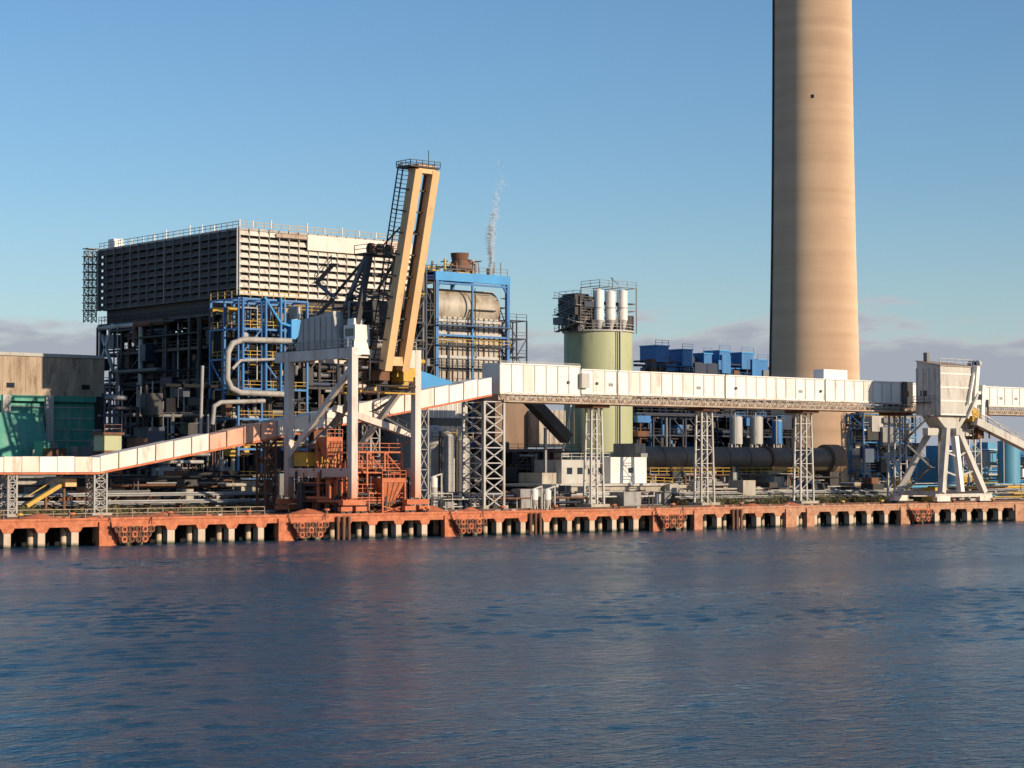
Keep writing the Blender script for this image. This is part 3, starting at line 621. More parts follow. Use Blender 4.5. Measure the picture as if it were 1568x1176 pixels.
for i in range(n):
    x=xa+i*1.9; b.beam((x,TG-.06,zbot-.02),(x+.95,TG-.06,zw),.13,'truss'); b.beam((x+1.9,TG-.06,zbot-.02),(x+.95,TG-.06,zw),.13,'truss')
b.box(xa,xb,TG+.3,TG+DG-.6,zw,zbot-.4,'truss')
b.box(X(1268,TG,565),X(1304,TG,565),TG+1,TG+3.4,ztop-.3,ztop+1.5,'white')
b.box(X(889,TG-.5,580),X(901,TG-.5,580),TG-.8,TG-.2,zbot+1,zbot+3.3,'lgrey'); b.box(X(1380,TG,600),X(1396,TG,600),TG-.3,TG+DG+.25,zbot-.5,ztop-.2,'dark')
b.rail((xa,TG,ztop+.2),(X(888,TG,560),TG,ztop+.2),'lgrey',.3,3,.05)
for u in (868,912,1125,1255): b.box(X(u,TG),X(u+3,TG),TG-.25,TG-.1,zbot+1.6,zbot+2.0,'dark')
b.done()
def tower(u0,u1,n,m='lgrey',leg=.32,dy=4.0):
    b=B('conveyor_support_tower'); xa=X(u0,TG,700); xb=X(u1,TG,700)
    b.lattice(((xa+xb)/2,TG+2,G),((xa+xb)/2,TG+2,zw-.25),xb-xa,dy,m,n,leg,.16)
    for sx in (xa,xb):
        for sy in (TG+2-dy/2,TG+2+dy/2): b.box(sx-.5,sx+.5,sy-.5,sy+.5,G,G+.6,'conc')
    b.done()
tower(738,768,7,'lgrey',.36,5)
for u in (921,1090,1242,1386,1500):
    b=B('conveyor_support_bent'); w=20
    xa=X(u-w/2,TG,700); xb=X(u+w/2,TG,700); y=TG+2; xm=(xa+xb)/2
    for yy,tt in ((TG+1.0,TG+1.2),(TG+2.6,TG+2.4)):
        b.beam((xa,yy,G),(xa+.35,tt,zw-.25),.3,'lgrey'); b.beam((xb,yy,G),(xb-.35,tt,zw-.25),.3,'lgrey')
        nn=7
        for k in range(nn):
            f=k/nn;g=(k+1)/nn; pa=Vector((xa,yy,G)).lerp(Vector((xa+.35,tt,zw-.25)),f); pb=Vector((xb,yy,G)).lerp(Vector((xb-.35,tt,zw-.25)),g); pc=Vector((xb,yy,G)).lerp(Vector((xb-.35,tt,zw-.25)),f); pd=Vector((xa,yy,G)).lerp(Vector((xa+.35,tt,zw-.25)),g)
            b.beam(pa,pb,.11,'lgrey') if k%2 else b.beam(pc,pd,.11,'lgrey'); b.beam(pd,pb,.11,'lgrey')
    b.box(xa-.6,xb+.6,TG+.2,TG+3.4,G,G+.5,'conc'); b.box(xa-.4,xb+.4,TG,TG+4.2,zw-.75,zw-.25,'rust')
    b.done()
b=B('inclined_conveyor')
pA=Vector((X(152,TG,710),TG,0)); zA1=Zh(152,699,TG); zA0=Zh(152,724,TG)
pB=Vector((X(752,TG,590),TG,0)); zB1=Zh(752,577,TG); zB0=Zh(752,605,TG)
pL=X(-260,TG,710)
def seg(b,xa,za0,za1,xb,zb0,zb1,y0,y1,m):
    b.hexa([(xa,y0,za0),(xb,y0,zb0),(xb,y1,zb0),(xa,y1,za0),(xa,y0,za1),(xb,y0,zb1),(xb,y1,zb1),(xa,y1,za1)],m)
n=24
rr=random.Random(5)
for i in range(n):
    f=i/n; g=(i+1)/n-.0015; xa=pA.x+(pB.x-pA.x)*f; xb=pA.x+(pB.x-pA.x)*g
    za0=zA0+(zB0-zA0)*f; zb0=zA0+(zB0-zA0)*g; za1=zA1+(zB1-zA1)*f; zb1=zA1+(zB1-zA1)*g
    uu=150+600*f
    m='white2' if uu<290 else ('rustpanel' if uu<395 else ('white' if uu<520 or uu>640 else 'white2'))
    d_=rr.uniform(-.12,.12)
    seg(b,xa,za0+.15,za1+d_,xb-(.3 if 395<uu<540 else .1),zb0+.15,zb1+d_,TG-.35,TG+2.6,m)
seg(b,pA.x,zA0-.15,zA0+.14,pB.x,zB0-.15,zB0+.14,TG-.25,TG+2.9,'red')
seg(b,pA.x+.3,zA0+.3,zA1-.4,pB.x,zB0+.3,zB1-.4,TG+.2,TG+2.4,'rust')
k=pL
while k<pA.x:
    b.box(k,min(k+2.5,pA.x-.02)-.08,TG-.35,TG+2.6,zA0+.1,zA1-.15*rr.random(),'white2' if rr.random()<.5 else 'white'); k+=2.5
b.box(pL,pA.x,TG-.2,TG+2.8,zA0-.2,zA0+.1,'red')
b.done()
for u,vt,wx in ((20,724,1.2),(155,722,1.8),(415,670,1.8),(575,642,1.6),(650,625,1.6)):
    b=B('conveyor_support_trestle'); x=X(u,TG,730); z=Zh(u,vt,TG)-.1
    b.lattice((x,TG+1.2,G),(x,TG+1.2,z),wx,2.0,'rust' if u in(415,) else 'grey',5,.24,.12); b.box(x-wx*.8,x+wx*.8,TG-.4,TG+3,G,G+.4,'conc'); b.done()

# ------------------------------------------------------------------ ship unloader (left crane)
b=B('ship_unloader_crane'); Y1,Y2=2.5,17.5
a=X(540,Y1,650); c=X(637,Y1,650); zt=Zh(540,532,Y1)
LW=1.0
for x in (a,c):
    for y in (Y1,Y2):
        b.beam((x,y,G+2.2),(x,y,zt),LW,'crane')
        b.box(x-1.9,x+1.9,y-.5,y+.5,G+1.3,G+2.0,'red')
        for s_ in (-1.2,1.2):
            b.box(x+s_-.9,x+s_+.9,y-.4,y+.4,G+.5,G+1.1,'red')
            for w_ in(-.5,.5): b.cyl((x+s_+w_,y-.3,G+.45),(x+s_+w_,y+.3,G+.45),.38,'dark',14)
zm=Zh(437,728,Y2)+.4
for x in (a,c):
    b.beam((x,Y1,zm),(x,Y2,zm),.8,'crane',1.2); b.beam((x,Y1,zt-.7),(x,Y2+3,zt-.7),.9,'crane',1.4)
    b.beam((x,Y1,zt-2.5),(x,Y2,zm+2.0),.6,'crane',.75)
for y in (Y1,Y2): b.beam((a,y,zt-.75),(c,y,zt-.75),.8,'crane',1.2)
b.beam((a,Y2,zm),(c,Y2,zm),.8,'crane',1.1)
sA=(a+c)/2-1.35; sB=(a+c)/2+1.55
lowA=Ps(592,553,sA); topA=Ps(637,258,sA)
dv=(topA-lowA)
for s_ in (sA,sB):
    p=Vector((s_,lowA.y,lowA.z)); q=Vector((s_,topA.y,topA.z))
    b.beam(p-dv.normalized()*1.2,q,1.15,'orange',1.5,up=(0,1,0))
    for k in range(1,24):
        e_=p.lerp(q,k/24); b.beam(e_-Vector((.59,.05,0)),e_+Vector((.59,-.05,0)),.05,'orange',1.54)
L_=dv.length; dn=dv.normalized(); back=Vector((0,1,0))-dn*dn.y; back.normalize()
for k in range(0,10):
    f=k/9; p=lowA.lerp(topA,f)
    if k in (0,9): b.beam(Vector((sA,p.y,p.z)),Vector((sB,p.y,p.z)),1.2,'orange',1.2)
    w_=p+back*1.7
    b.beam(Vector((sA-.6,p.y,p.z)),Vector((sA-1.5,w_.y,w_.z)),.16,'dark'); b.beam(Vector((sA-.6,p.y,p.z)),Vector((sB,p.y,p.z))+back*.3,.18,'dark')
b.beam(Vector((sA+.75,lowA.y,lowA.z))+back*.65,Vector((sA+.75,topA.y,topA.z))+back*.65,.25,'dark'); b.beam(Vector((sB-.75,lowA.y,lowA.z))+back*.65,Vector((sB-.75,topA.y,topA.z))+back*.65,.25,'dark')
w0=lowA+back*1.5; w1=topA+back*1.5
for off in (0,1.1):
    b.beam(Vector((sA-1.0,w0.y,w0.z))+back*off,Vector((sA-1.0,w1.y,w1.z))+back*off,.14,'dark')
for k in range(46):
    f=k/45; p=w0.lerp(w1,f); b.beam(Vector((sA-1,p.y,p.z)),Vector((sA-1,p.y,p.z))+back*1.1,.09,'dark')
    b.beam(Vector((sA-1,p.y,p.z)),Vector((sA+.4,p.y,p.z)),.07,'dark')
b.box(sA-1.6,sB+.5,topA.y-.9,topA.y+2.2,topA.z+.1,topA.z+.3,'dark')
b.rail((sA-1.6,topA.y-.9,topA.z+.3),(sB+.5,topA.y-.9,topA.z+.3),'dark',.7,1); b.rail((sA-1.6,topA.y+2.2,topA.z+.3),(sB+.5,topA.y+2.2,topA.z+.3),'dark',.7,1); b.rail((sA-1.6,topA.y-.9,topA.z+.3),(sA-1.6,topA.y+2.2,topA.z+.3),'dark',.7,1)
b.beam((sB,topA.y+1,topA.z),(sB,topA.y+1,topA.z+2.8),.08,'dark')
for s_ in (sA,sB): b.cyl((s_-.4,topA.y+.5,topA.z-.2),(s_+.4,topA.y+.5,topA.z-.2),.7,'rust',14)
ap=Ps(588,392,(a+c)/2)
for s_,bs_ in ((sA-1.2,a+.6),(sB+.8,c-.8)):
    b.beam((bs_,Y1+1,zt-.3),(s_,ap.y-.2,ap.z),.7,'dark'); b.beam((bs_,Y1+7,zt-.3),(s_,ap.y+.5,ap.z),.5,'mgrey')
    b.beam((s_,ap.y+.5,ap.z-.3),(bs_,Y2+2,zt-.2),.3,'dark')
    for k in range(1,7):
        f=k/7; p=Vector((bs_,Y1+1,zt)).lerp(Vector((s_,ap.y-.2,ap.z)),f); q=Vector((bs_,Y1+7,zt)).lerp(Vector((s_,ap.y+.5,ap.z)),f-.07); b.beam(p,q,.2,'dark'); q2=Vector((bs_,Y1+7,zt)).lerp(Vector((s_,ap.y+.5,ap.z)),min(1,f+.07)); b.beam(p,q2,.2,'dark')
for k in range(1,6):
    f=k/5; p=Vector((a+.6,Y1+1,zt)).lerp(Vector((sA-1.2,ap.y,ap.z)),f); q=Vector((c-.8,Y1+1,zt)).lerp(Vector((sB+.8,ap.y,ap.z)),f); b.beam(p,q,.35,'dark')
b.box(sA-2,sB+1.4,ap.y-1,ap.y+2.2,ap.z,ap.z+.25,'dark'); b.rail((sA-2,ap.y-1,ap.z+.25),(sB+1.4,ap.y-1,ap.z+.25),'dark'); b.rail((sA-2,ap.y-1,ap.z+.25),(sA-2,ap.y+2.2,ap.z+.25),'dark')
for k in range(3): b.cyl((sA-.8+k*1.5,ap.y+.4,ap.z+.9),(sA-.3+k*1.5,ap.y+.4,ap.z+.9),.8,'rust',16)
b.tangle(a+1,c-1,Y1+1,Y1+6,zt,ap.z-5,50,['dark','dark','mgrey','rust','grey'],.08,.2,101,.12)
b.stairs(a+.4,Y1+5,Y1+9,zt,ap.z-1,'mgrey',5,.8)
for s_ in (sA,sB): b.beam((s_,ap.y-.5,ap.z+.6),Vector((s_,lowA.lerp(topA,.72).y,lowA.lerp(topA,.72).z))+back*.6,.16,'dark')
hz=zt+.1
b.hexa([(a-.3,Y1+3.0,hz),(a+5,Y1+3.0,hz),(a+5,Y2-2,hz),(a-.3,Y2-2,hz),(a-.3,Y1+4.2,hz+5.0),(a+5,Y1+4.2,hz+5.0),(a+5,Y2-3.2,hz+4.2),(a-.3,Y2-3.2,hz+4.2)],'lgrey')
for k in range(6): 
    yy=Y1+4.4+k*1.35; b.beam((a-.33,yy,hz+.1),(a-.33,yy+.05,hz+4.3),.09,'grey')
b.box(a-.4,a+5.1,Y1+.6,Y2+2.6,hz-.12,hz,'dark'); b.rail((a-.4,Y1+.6,hz),(a-.4,Y2+2.6,hz),'lgrey',1.1,1.8)
b.box(a+.2,a+2.6,Y1-.2,Y1+2.4,hz+.2,hz+3.0,'white'); b.box(a+.15,a+.2,Y1+.2,Y1+2,hz+1.5,hz+2.5,'glass')
b.hexa([(a-.2,Y1-.6,zt-1),(a+2.4,Y1-.6,zt-1),(a+2.4,Y1+2,zt-1),(a-.2,Y1+2,zt-1),(a+.6,Y1+.6,zt+4),(a+2.0,Y1+.6,zt+4),(a+2.0,Y1+2,zt+4),(a+.6,Y1+2,zt+4)],'white')
b.rail((a,Y1,zt),(c,Y1,zt),'lgrey',1.1,1.4); b.rail((a,Y1,zt),(a,Y2,zt-.05),'lgrey',1.1,1.6)
b.tangle(a+1,c-.5,Y1-.5,Y1+5,zt-6,zt-1,50,['dark','rust','mgrey','crane','dark','yellow'],.1,.35,102,.2)
for (hx,hy,w_,z0,z1,m) in ((a+1.5,10,1.2,10.4,13.6,'red'),((a+c)/2+2.0,5,1.9,4.2,8.0,'red'),((a+c)/2-1.2,9,1.2,7,10,'red'),(a+2.2,14,1.4,5.0,7.2,'rust')):
    b.hexa([(hx-w_*.35,hy-w_*.35,z0),(hx+w_*.35,hy-w_*.35,z0),(hx+w_*.35,hy+w_*.35,z0),(hx-w_*.35,hy+w_*.35,z0),(hx-w_,hy-w_,z1-.6),(hx+w_,hy-w_,z1-.6),(hx+w_,hy+w_,z1-.6),(hx-w_,hy+w_,z1-.6)],m)
    b.box(hx-w_-.1,hx+w_+.1,hy-w_-.1,hy+w_+.1,z1-.6,z1,m); b.rail((hx-w_-.1,hy-w_-.1,z1),(hx+w_+.1,hy-w_-.1,z1),'red',1,1,.08)
    for i in range(5): 
        k=-w_+i*w_/2; b.beam((hx+k*.35,hy-w_*.36,z0),(hx+k,hy-w_-.03,z1-.6),.1,'rust')
    for sx in(-1,1):
        for sy in(-1,1): b.beam((hx+sx*w_,hy+sy*w_,G),(hx+sx*w_,hy+sy*w_,z1-.6),.24,'red')
    b.beam((hx-w_,hy-w_,G+.3),(hx+w_,hy-w_,z0),.15,'red'); b.beam((hx+w_,hy-w_,G+.3),(hx-w_,hy-w_,z0),.15,'red'); b.beam((hx-w_,hy-w_,G+.3),(hx-w_,hy+w_,z0),.15,'red')
b.frame(a+.9,c-.9,4.5,14.5,G+.2,G+8.5,3,3,3,.24,'red',brace=.55,railm='red')
b.box(a-.5,a+4.5,Y2-5,Y2-2,G+6.5,G+8.4,'yellow'); b.box(a-.6,a+4.6,Y2-5.1,Y2-1.9,G+8.4,G+8.55,'rust')
b.box(a+.8,c-.6,4,15,G+1.4,G+1.7,'rust'); b.rail((a+.8,4,G+1.7),(c-.6,4,G+1.7),'red',1.1,1.6,.1)
b.box(a+.6,c-.8,Y1+2.5,Y2-4,zm+.4,zm+.55,'rust'); b.rail((a+.6,Y1+2.5,zm+.5),(c-.8,Y1+2.5,zm+.5),'red',1.1,1.3,.09)
b.tangle(a-.5,c,4,15,G+.5,G+6,90,['red','rust','dark','dark','red','black'],.1,.3,103,.12)
b.beam((a+1,8,zt-8),(c+3,8,G+11),1.1,'crane',.9); b.beam(((a+c)/2,Y1+1,zt-2),(a+1.2,9,15.0),.8,'dark',.8)
b.beam((c-1,14,zt-6),(a+1,14,G+9),.6,'mgrey',.6)
b.stairs(c+1.0,Y1+1,Y2-4,G,zt-1,'mgrey',6,.7)
b.box(c-2.6,c-.9,Y1+.5,Y1+2.6,zt-5.2,zt-2.8,'yellow')
b.done()

# ------------------------------------------------------------------ right ship loader
b=B('ship_loader_crane'); y0=7.0
xa=X(1440,y0,600); xb=X(1488,y0,600); z1=Zh(1460,553,y0); z0=Zh(1460,636,y0); yb=Ps(1404,600,xa).y
b.hexa([(xa,y0,z0),(xb,y0,z0),(xb,yb,z0),(xa,yb,z0),(xa,y0,z1-1),(xb,y0,z1-1),(xb,yb,z1),(xa,yb,z1)],'crane2')
b.hexa([(xa-.2,y0-.2,z1-.95),(xb+.2,y0-.2,z1-.95),(xb+.2,yb+.2,z1+.05),(xa-.2,yb+.2,z1+.05),(xa-.2,y0-.2,z1-.8),(xb+.2,y0-.2,z1-.8),(xb+.2,yb+.2,z1+.2),(xa-.2,yb+.2,z1+.2)],'truss')
for k in range(0,4):
    z=z0+(z1-z0)*k/4; b.box(xa-.1,xa-.003,y0,yb,z,z+.25,'lgrey'); b.box(xa,xb,y0-.1,y0-.003,z,z+.25,'white')
for k in range(5):
    yy=y0+(yb-y0)*k/4; b.box(xa-.12,xa-.002,yy-.12,yy+.12,z0,z1-1.2,'lgrey')
b.box(xa-.9,xa-.1,y0+2,y0+6,z0+2.2,z0+2.35,'dark'); b.rail((xa-.9,y0+.5,z0+2.3),(xa-.9,yb,z0+2.3),'dark')
for yy in (y0+3,y0+7): b.box(xa-.07,xa-.003,yy,yy+1.4,z0+3.4,z0+4.4,'dark')
for k in range(3): b.cyl((xb+.6,y0-.8+k*.8,z1-.3),(xb+1.2,y0-.8+k*.8,z1-.3),.6,'lgrey',14)
b.beam((xb+.5,y0-.6,z1-.6),(xb+1.2,y0+1,z0-1),.9,'white',1.2); b.beam((xb+.4,y0-.4,z1-1),(xb-1.6,y0-.5,z0+2),.4,'white'); b.beam((xb+1.2,y0-.4,z0+4),(xb-2,y0-.5,z0-.5),.4,'crane2')
b.rail((xa,y0,z1-.7),(xb,y0,z1-.7),'lgrey'); b.box(xa+1,xa+1.8,yb-1.5,yb-.7,z1,z1+1.6,'mgrey')
xm=(xa+xb)/2; ym=(y0+yb)/2
b.hexa([(xm-1.6,ym-1.8,z0-2.6),(xm+1.6,ym-1.8,z0-2.6),(xm+1.6,ym+1.8,z0-2.6),(xm-1.6,ym+1.8,z0-2.6),(xa,y0+1.0,z0-.01),(xb,y0+1.0,z0-.01),(xb,yb-1,z0-.01),(xa,yb-1,z0-.01)],'crane2')
ring=z0-2.4
b.beam((xa-1,ym,ring-.5),(xb+3,ym,ring-.5),1.2,'crane2',1.3); b.beam((xm,ym-3,ring-.5),(xm,ym+3,ring-.5),1.15,'crane2',1.25)
for (ux,uy,tx,ty) in ((-1.5,-1.5,-5.5,-3.5),(1.5,-1.5,6.5,-3.5),(-1.5,2,-5.5,6),(1.5,2,6.5,6)):
    b.beam((xm+ux,ym+uy,ring),(xm+tx,ym+ty,G+1.8),1.05,'crane2',1.1)
for tx in (-5.5,6.5):
    b.beam((xm+tx,ym-3.5,G+1.8),(xm+tx,ym+6,G+1.8),.8,'crane2')
for ty in (-3.5,6):
    b.box(xm-7.6,xm+8.4,ym+ty-.35,ym+ty+.35,G+1.1,G+1.7,'crane2')
    for tx in (-5.5,6.5): b.box(xm+tx-1.8,xm+tx+1.8,ym+ty-.5,ym+ty+.5,G+.4,G+1.3,'white2'); [b.cyl((xm+tx+q,ym+ty-.4,G+.42),(xm+tx+q,ym+ty+.4,G+.42),.38,'dark',12) for q in(-1.2,-.4,.4,1.2)]
b.beam((xm,ym-2.0,ring),(xm,ym-3.4,G+2),1.0,'white',1.0)
for f in (.35,.65): b.beam((xm-1.5-4*f,ym-1.5-2*f,ring+(G+1.8-ring)*f),(xm,ym-2.7,ring+(G+1.8-ring)*f-1),.3,'lgrey'); b.beam((xm+1.5+5*f,ym-1.5-2*f,ring+(G+1.8-ring)*f),(xm,ym-2.7,ring+(G+1.8-ring)*f-1),.3,'lgrey')
p=P(1492,645,y0); q=P(1600,700,y0)
b.beam(p,q,1.4,'crane2',1.3); b.rail(p+Vector((0,-.7,.6)),q+Vector((0,-.7,.6)),'lgrey',1,1.6)
b.beam(p+Vector((0,0,2.5)),q,.2,'lgrey'); b.beam(P(1504,590,y0),P(1502,655,y0),.9,'white'); b.box(xb+.2,xb+3.4,y0,y0+3,z0-1,z0+1.4,'yellow')
b.box(xb+.5,xb+3,y0-.2,y0+2.5,z0+2.0,z0+4.4,'white2'); b.box(xb+.7,xb+2.8,y0-.25,y0-.2,z0+2.9,z0+3.9,'glass')
b.tangle(xb,xb+5,y0,y0+4,z0-4,z0+3,45,['crane2','lgrey','dark','rust','white'],.08,.25,111,.15)
b.stairs(xa-.8,ym-1,ym+5,G+1.8,z0,'mgrey',3,.7)
b.done()

# ------------------------------------------------------------------ yard clutter
b=B('pipe_rack')
for y,zz_,u0,u1 in ((26,4.6,-30,420),(27,5.6,-30,420),(29,4.2,-30,760),(26,4.2,1040,1650),(27,4.9,1040,1650)):
    xa=X(u0,y,760);xb=X(u1,y,760)
    for k in range(3): b.cyl((xa,y+k*.5,zz_+.1*k),(xb,y+k*.5,zz_+.1*k),.12+.04*k,['grey','mgrey','lgrey'][k],8)
    x=xa
    while x<xb: b.beam((x,y+.5,G),(x,y+.5,zz_),.25,'rust'); b.beam((x,y-.3,zz_-.2),(x,y+1.5,zz_-.2),.2,'rust'); x+=5
b.done()
b=B('loading_chute'); t=24; b.beam(P(40,775,t),P(100,738,t),.7,'yellow',.5); b.beam(P(42,760,t),P(98,726,t),.12,'yellow'); b.beam(P(70,755,t),P(70,785,t),.3,'rust'); b.beam(P(98,740,t),P(98,783,t),.3,'rust'); b.box(X(95,t),X(112,t),t-1,t+1.2,Zh(100,745,t),Zh(100,733,t),'orange'); b.done()
b=B('transfer_hopper'); t=34; xa=X(160,t,680);xb=X(186,t,680); b.box(xa,xb,t,t+3,Zh(170,690,t),Zh(170,666,t),'sage'); b.box(xa-.3,xb+.3,t-.3,t+3.3,Zh(170,666,t),Zh(170,662,t),'rust'); b.frame(xa,xb,t,t+3,G,Zh(170,690,t),1,1,3,.3,'rust',brace=.8); b.rail((xa,t,Zh(170,662,t)),(xb,t,Zh(170,662,t)),'rust'); b.done()
b=B('low_store'); t=30
for u0,u1,v,m in ((195,238,762,'conc'),(270,335,755,'lgrey'),(340,415,740,'conc'),(330,420,752,'lgrey')):
    b.box(X(u0,t),X(u1,t),t,t+4,G,Zh(u0,v,t),m); b.box(X(u0,t)-.2,X(u1,t)+.2,t-.2,t+4.2,Zh(u0,v,t),Zh(u0,v,t)+.15,'rust'); b.box(X(u0+8,t),X(u0+18,t),t-.06,t-.003,G+.1,G+.9,'dark'); t+=4.5
b.done()
for u,v,w in ((818,757,14),(838,757,16),(664,738,12)):
    t=16 if u>700 else 24; b=B('dust_collector'); x=X(u,t); z=Zh(u,v,t); b.cyl((x,t,z-.8),(x,t,z+.6),.6,'white',14); b.cyl((x,t,G),(x,t,z-.8),.2,'lgrey',12,.6); b.cyl((x,t,z+.6),(x,t,z+.9),.6,'white',14,.2)
    for s_ in(-.6,.6): b.beam((x+s_,t,G),(x+s_,t,z),.14,'lgrey')
    b.pipe([(x,t,z+.8),(x+1.5,t,z+1.2),(x+1.5,t,G)],.14,'lgrey'); b.done()
b=B('yard_equipment')
b.tangle(X(660,22),X(900,22),22,30,G,G+2.4,80,['lgrey','grey','dark','rust','mgrey','navy','dark'],.08,.25,121,.3)
b.tangle(X(-20,33),X(430,33),31,42,G,G+5,150,['mgrey','grey','dark','rust','conc','dark','black'],.1,.3,122,.2)
b.tangle(X(1040,30),X(1420,30),28,42,G,G+2.6,80,['mgrey','grey','dark','rust','conc','dark'],.08,.25,123,.25)
b.tangle(X(1400,22),X(1640,22),20,40,G,G+3.2,70,['lgrey','grey','dark','cyan','conc','yellow'],.08,.3,124,.25)
b.done()
leafm=mat('shrub_leaves',(.12,.13,.045),(.06,.075,.025),1.2,.8,streak=False,dirt=(.24,.18,.10),dirt_amt=.6)
def shrubs(name,u0,u1,t0,t1,n,hmin,hmax,seed):
    r=random.Random(seed); b=B(name)
    xa=X(u0,(t0+t1)/2,760);xb=X(u1,(t0+t1)/2,760)
    for _ in range(n):
        cx_,cy=r.uniform(xa,xb),r.uniform(t0,t1); h=r.uniform(hmin,hmax); w=h*r.uniform(.6,1.1)
        for k in range(3): b.beam((cx_,cy,G-.05),(cx_+r.uniform(-w,w)*.5,cy+r.uniform(-w,w)*.5,G+h*.7),.06,leafm)
        for k in range(int(60+70*h)):
            a_=r.uniform(0,6.283); q=w*math.sqrt(r.random()); z=h*r.random()*(1-.5*(q/w)**2)
            p=Vector((cx_+q*math.cos(a_),cy+q*math.sin(a_),G+z)); s_=r.uniform(.1,.24)
            d1=Vector((r.gauss(0,1),r.gauss(0,1),r.gauss(0,1))).normalized(); d2=d1.orthogonal().normalized()
            b.add([p,p+d1*s_+d2*s_*.4,p+d1*s_*1.8,p+d1*s_-d2*s_*.4],[(0,1,2,3)],leafm)
    b.done()
shrubs('shrubs',1030,1420,23,33,170,.8,2.3,1)
shrubs('shrubs',-30,430,20,28,110,.5,1.5,2)

b=B('distant_treeline'); r=random.Random(9); tm=mat('distant_foliage',(.05,.06,.035),(.035,.045,.03),.05,.9)
for i in range(900):
    x=r.uniform(-350,1900); y=r.uniform(560,640); h=r.uniform(4,9)
    for k in range(4):
        p=Vector((x+r.uniform(-6,6),y,G+h*r.uniform(.3,1))); s_=r.uniform(1.5,4)
        d1=Vector((r.gauss(0,1),r.gauss(0,.4),r.gauss(0,.6))).normalized(); d2=Vector((r.gauss(0,.4),0,1)).normalized()
        b.add([p-d1*s_,p-d2*s_*.8,p+d1*s_,p+d2*s_*.8],[(0,1,2,3)],tm)
    b.beam((x-6,y,G+h*.25),(x+6,y,G+h*.25),1.5,tm,h*.5)
b.done()

# ------------------------------------------------------------------ steam plume: a drifting cloud of tiny translucent flecks
sm=bpy.data.materials.new('steam'); sm.use_nodes=True; nt=sm.node_tree;N=nt.nodes;L=nt.links; N.clear()
out=N.new('ShaderNodeOutputMaterial'); df=N.new('ShaderNodeBsdfDiffuse'); df.inputs[0].default_value=(.95,.95,.95,1); tl=N.new('ShaderNodeBsdfTranslucent'); tl.inputs[0].default_value=(.95,.95,.95,1); tr=N.new('ShaderNodeBsdfTransparent')
m1=N.new('ShaderNodeMixShader'); m1.inputs[0].default_value=.5; L.new(df.outputs[0],m1.inputs[1]); L.new(tl.outputs[0],m1.inputs[2])
m2=N.new('ShaderNodeMixShader'); m2.inputs[0].default_value=.2; L.new(tr.outputs[0],m2.inputs[1]); L.new(m1.outputs[0],m2.inputs[2]); L.new(m2.outputs[0],out.inputs[0])
b=B('steam_plume'); t=76; r=random.Random(31)
ctr=[(750,412,.35),(750,392,.6),(753,368,1.05),(751,345,.95),(757,322,.7),(763,298,1.0),(767,272,1.1),(760,240,1.0)]
for j in range(len(ctr)-1):
    (u0,v0,r0),(u1,v1,r1)=ctr[j],ctr[j+1]
    nf=int([420,760,820,420,190,120,60][j])
    for _ in range(nf):
        f=r.random(); p=P(u0+(u1-u0)*f,v0+(v1-v0)*f,t); rr=(r0+(r1-r0)*f)
        q=Vector((p.x+math.sin((j+f)*2.3)*.3+r.gauss(0,rr*.45),p.y+r.gauss(0,rr*.45),p.z+r.gauss(0,.2))); s_=r.uniform(.1,.27)
        d1=Vector((r.gauss(0,1),r.gauss(0,1),r.gauss(0,1))).normalized(); d2=d1.orthogonal().normalized()
        b.add([q+d1*s_,q+(d1*.5+d2*.87)*s_,q+(-d1*.5+d2*.87)*s_,q-d1*s_,q+(-d1*.5-d2*.87)*s_,q+(d1*.5-d2*.87)*s_],[(0,1,2,3,4,5)],sm)
b.done()

# ------------------------------------------------------------------ light, sky, camera
EL=math.radians(18); sd=Vector((.285,-.958,0)).normalized()*math.cos(EL)+Vector((0,0,math.sin(EL)))
sun=bpy.data.lights.new('sun','SUN'); sun.energy=5.0; sun.angle=math.radians(.5); sun.color=(1,.81,.59)
so=bpy.data.objects.new('sun',sun); so.rotation_euler=sd.to_track_quat('Z','Y').to_euler(); so.location=(0,-100,200); sc.collection.objects.link(so)
w=bpy.data.worlds.new('World'); sc.world=w; w.use_nodes=True; nt=w.node_tree;N=nt.nodes;L=nt.links
bg=N['Background']; sky=N.new('ShaderNodeTexSky'); sky.sky_type='NISHITA'; sky.sun_disc=False; sky.sun_elevation=EL; sky.sun_rotation=math.atan2(sd.x,sd.y); sky.altitude=0; sky.air_density=1.0; sky.dust_density=.5; sky.ozone_density=3.6
hs=N.new('ShaderNodeHueSaturation'); hs.inputs['Saturation'].default_value=1.1; hs.inputs['Value'].default_value=1.0; L.new(sky.outputs[0],hs.inputs['Color'])
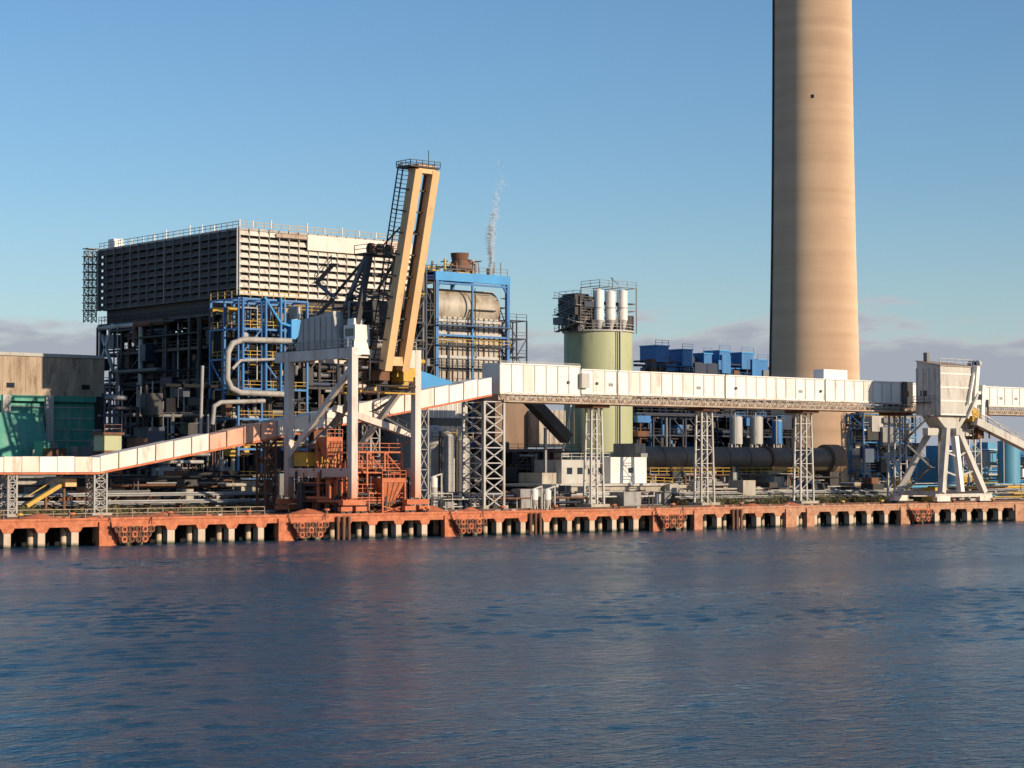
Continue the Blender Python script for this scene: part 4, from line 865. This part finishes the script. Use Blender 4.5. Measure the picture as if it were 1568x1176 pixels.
tc=N.new('ShaderNodeTexCoord'); sp=N.new('ShaderNodeSeparateXYZ'); L.new(tc.outputs['Generated'],sp.inputs[0])
mp=N.new('ShaderNodeMapping'); mp.inputs['Scale'].default_value=(1,1,4); L.new(tc.outputs['Generated'],mp.inputs[0])
ns=N.new('ShaderNodeTexNoise'); ns.inputs['Scale'].default_value=14; ns.inputs['Detail'].default_value=8; ns.inputs['Roughness'].default_value=.55; L.new(mp.outputs[0],ns.inputs['Vector'])
def band(a0,a1,fac,k):
    ad=N.new('ShaderNodeMath'); ad.operation='MULTIPLY_ADD'; L.new(ns.outputs[0],ad.inputs[0]); ad.inputs[1].default_value=-k; L.new(sp.outputs[2],ad.inputs[2])
    rg=N.new('ShaderNodeMapRange'); rg.interpolation_type='SMOOTHSTEP'; rg.inputs[1].default_value=a0; rg.inputs[2].default_value=a1; rg.inputs[3].default_value=fac; rg.inputs[4].default_value=0; L.new(ad.outputs[0],rg.inputs[0]); return rg.outputs[0]
haze=band(-.02,.14,.5,0.0)
m0=N.new('ShaderNodeMix'); m0.data_type='RGBA'; L.new(haze,m0.inputs[0]); L.new(hs.outputs[0],m0.inputs[6]); m0.inputs[7].default_value=(3.7,4.3,4.8,1)
mx=N.new('ShaderNodeMix'); mx.data_type='RGBA'; L.new(band(.012,.024,.6,.10),mx.inputs[0]); L.new(m0.outputs[2],mx.inputs[6]); mx.inputs[7].default_value=(4.1,3.9,4.1,1)
my=N.new('ShaderNodeMix'); my.data_type='RGBA'; L.new(band(.004,.018,.75,.10),my.inputs[0]); L.new(mx.outputs[2],my.inputs[6]); my.inputs[7].default_value=(2.6,2.85,3.45,1)
L.new(my.outputs[2],bg.inputs[0]); bg.inputs[1].default_value=.13
cam=bpy.data.cameras.new('camera'); cam.sensor_width=36; cam.lens=F/1568*36; cam.clip_end=20000; cam.clip_start=1
co=bpy.data.objects.new('camera',cam); co.location=CAM; co.rotation_euler=FP.to_track_quat('-Z','Y').to_euler(); sc.collection.objects.link(co); sc.camera=co
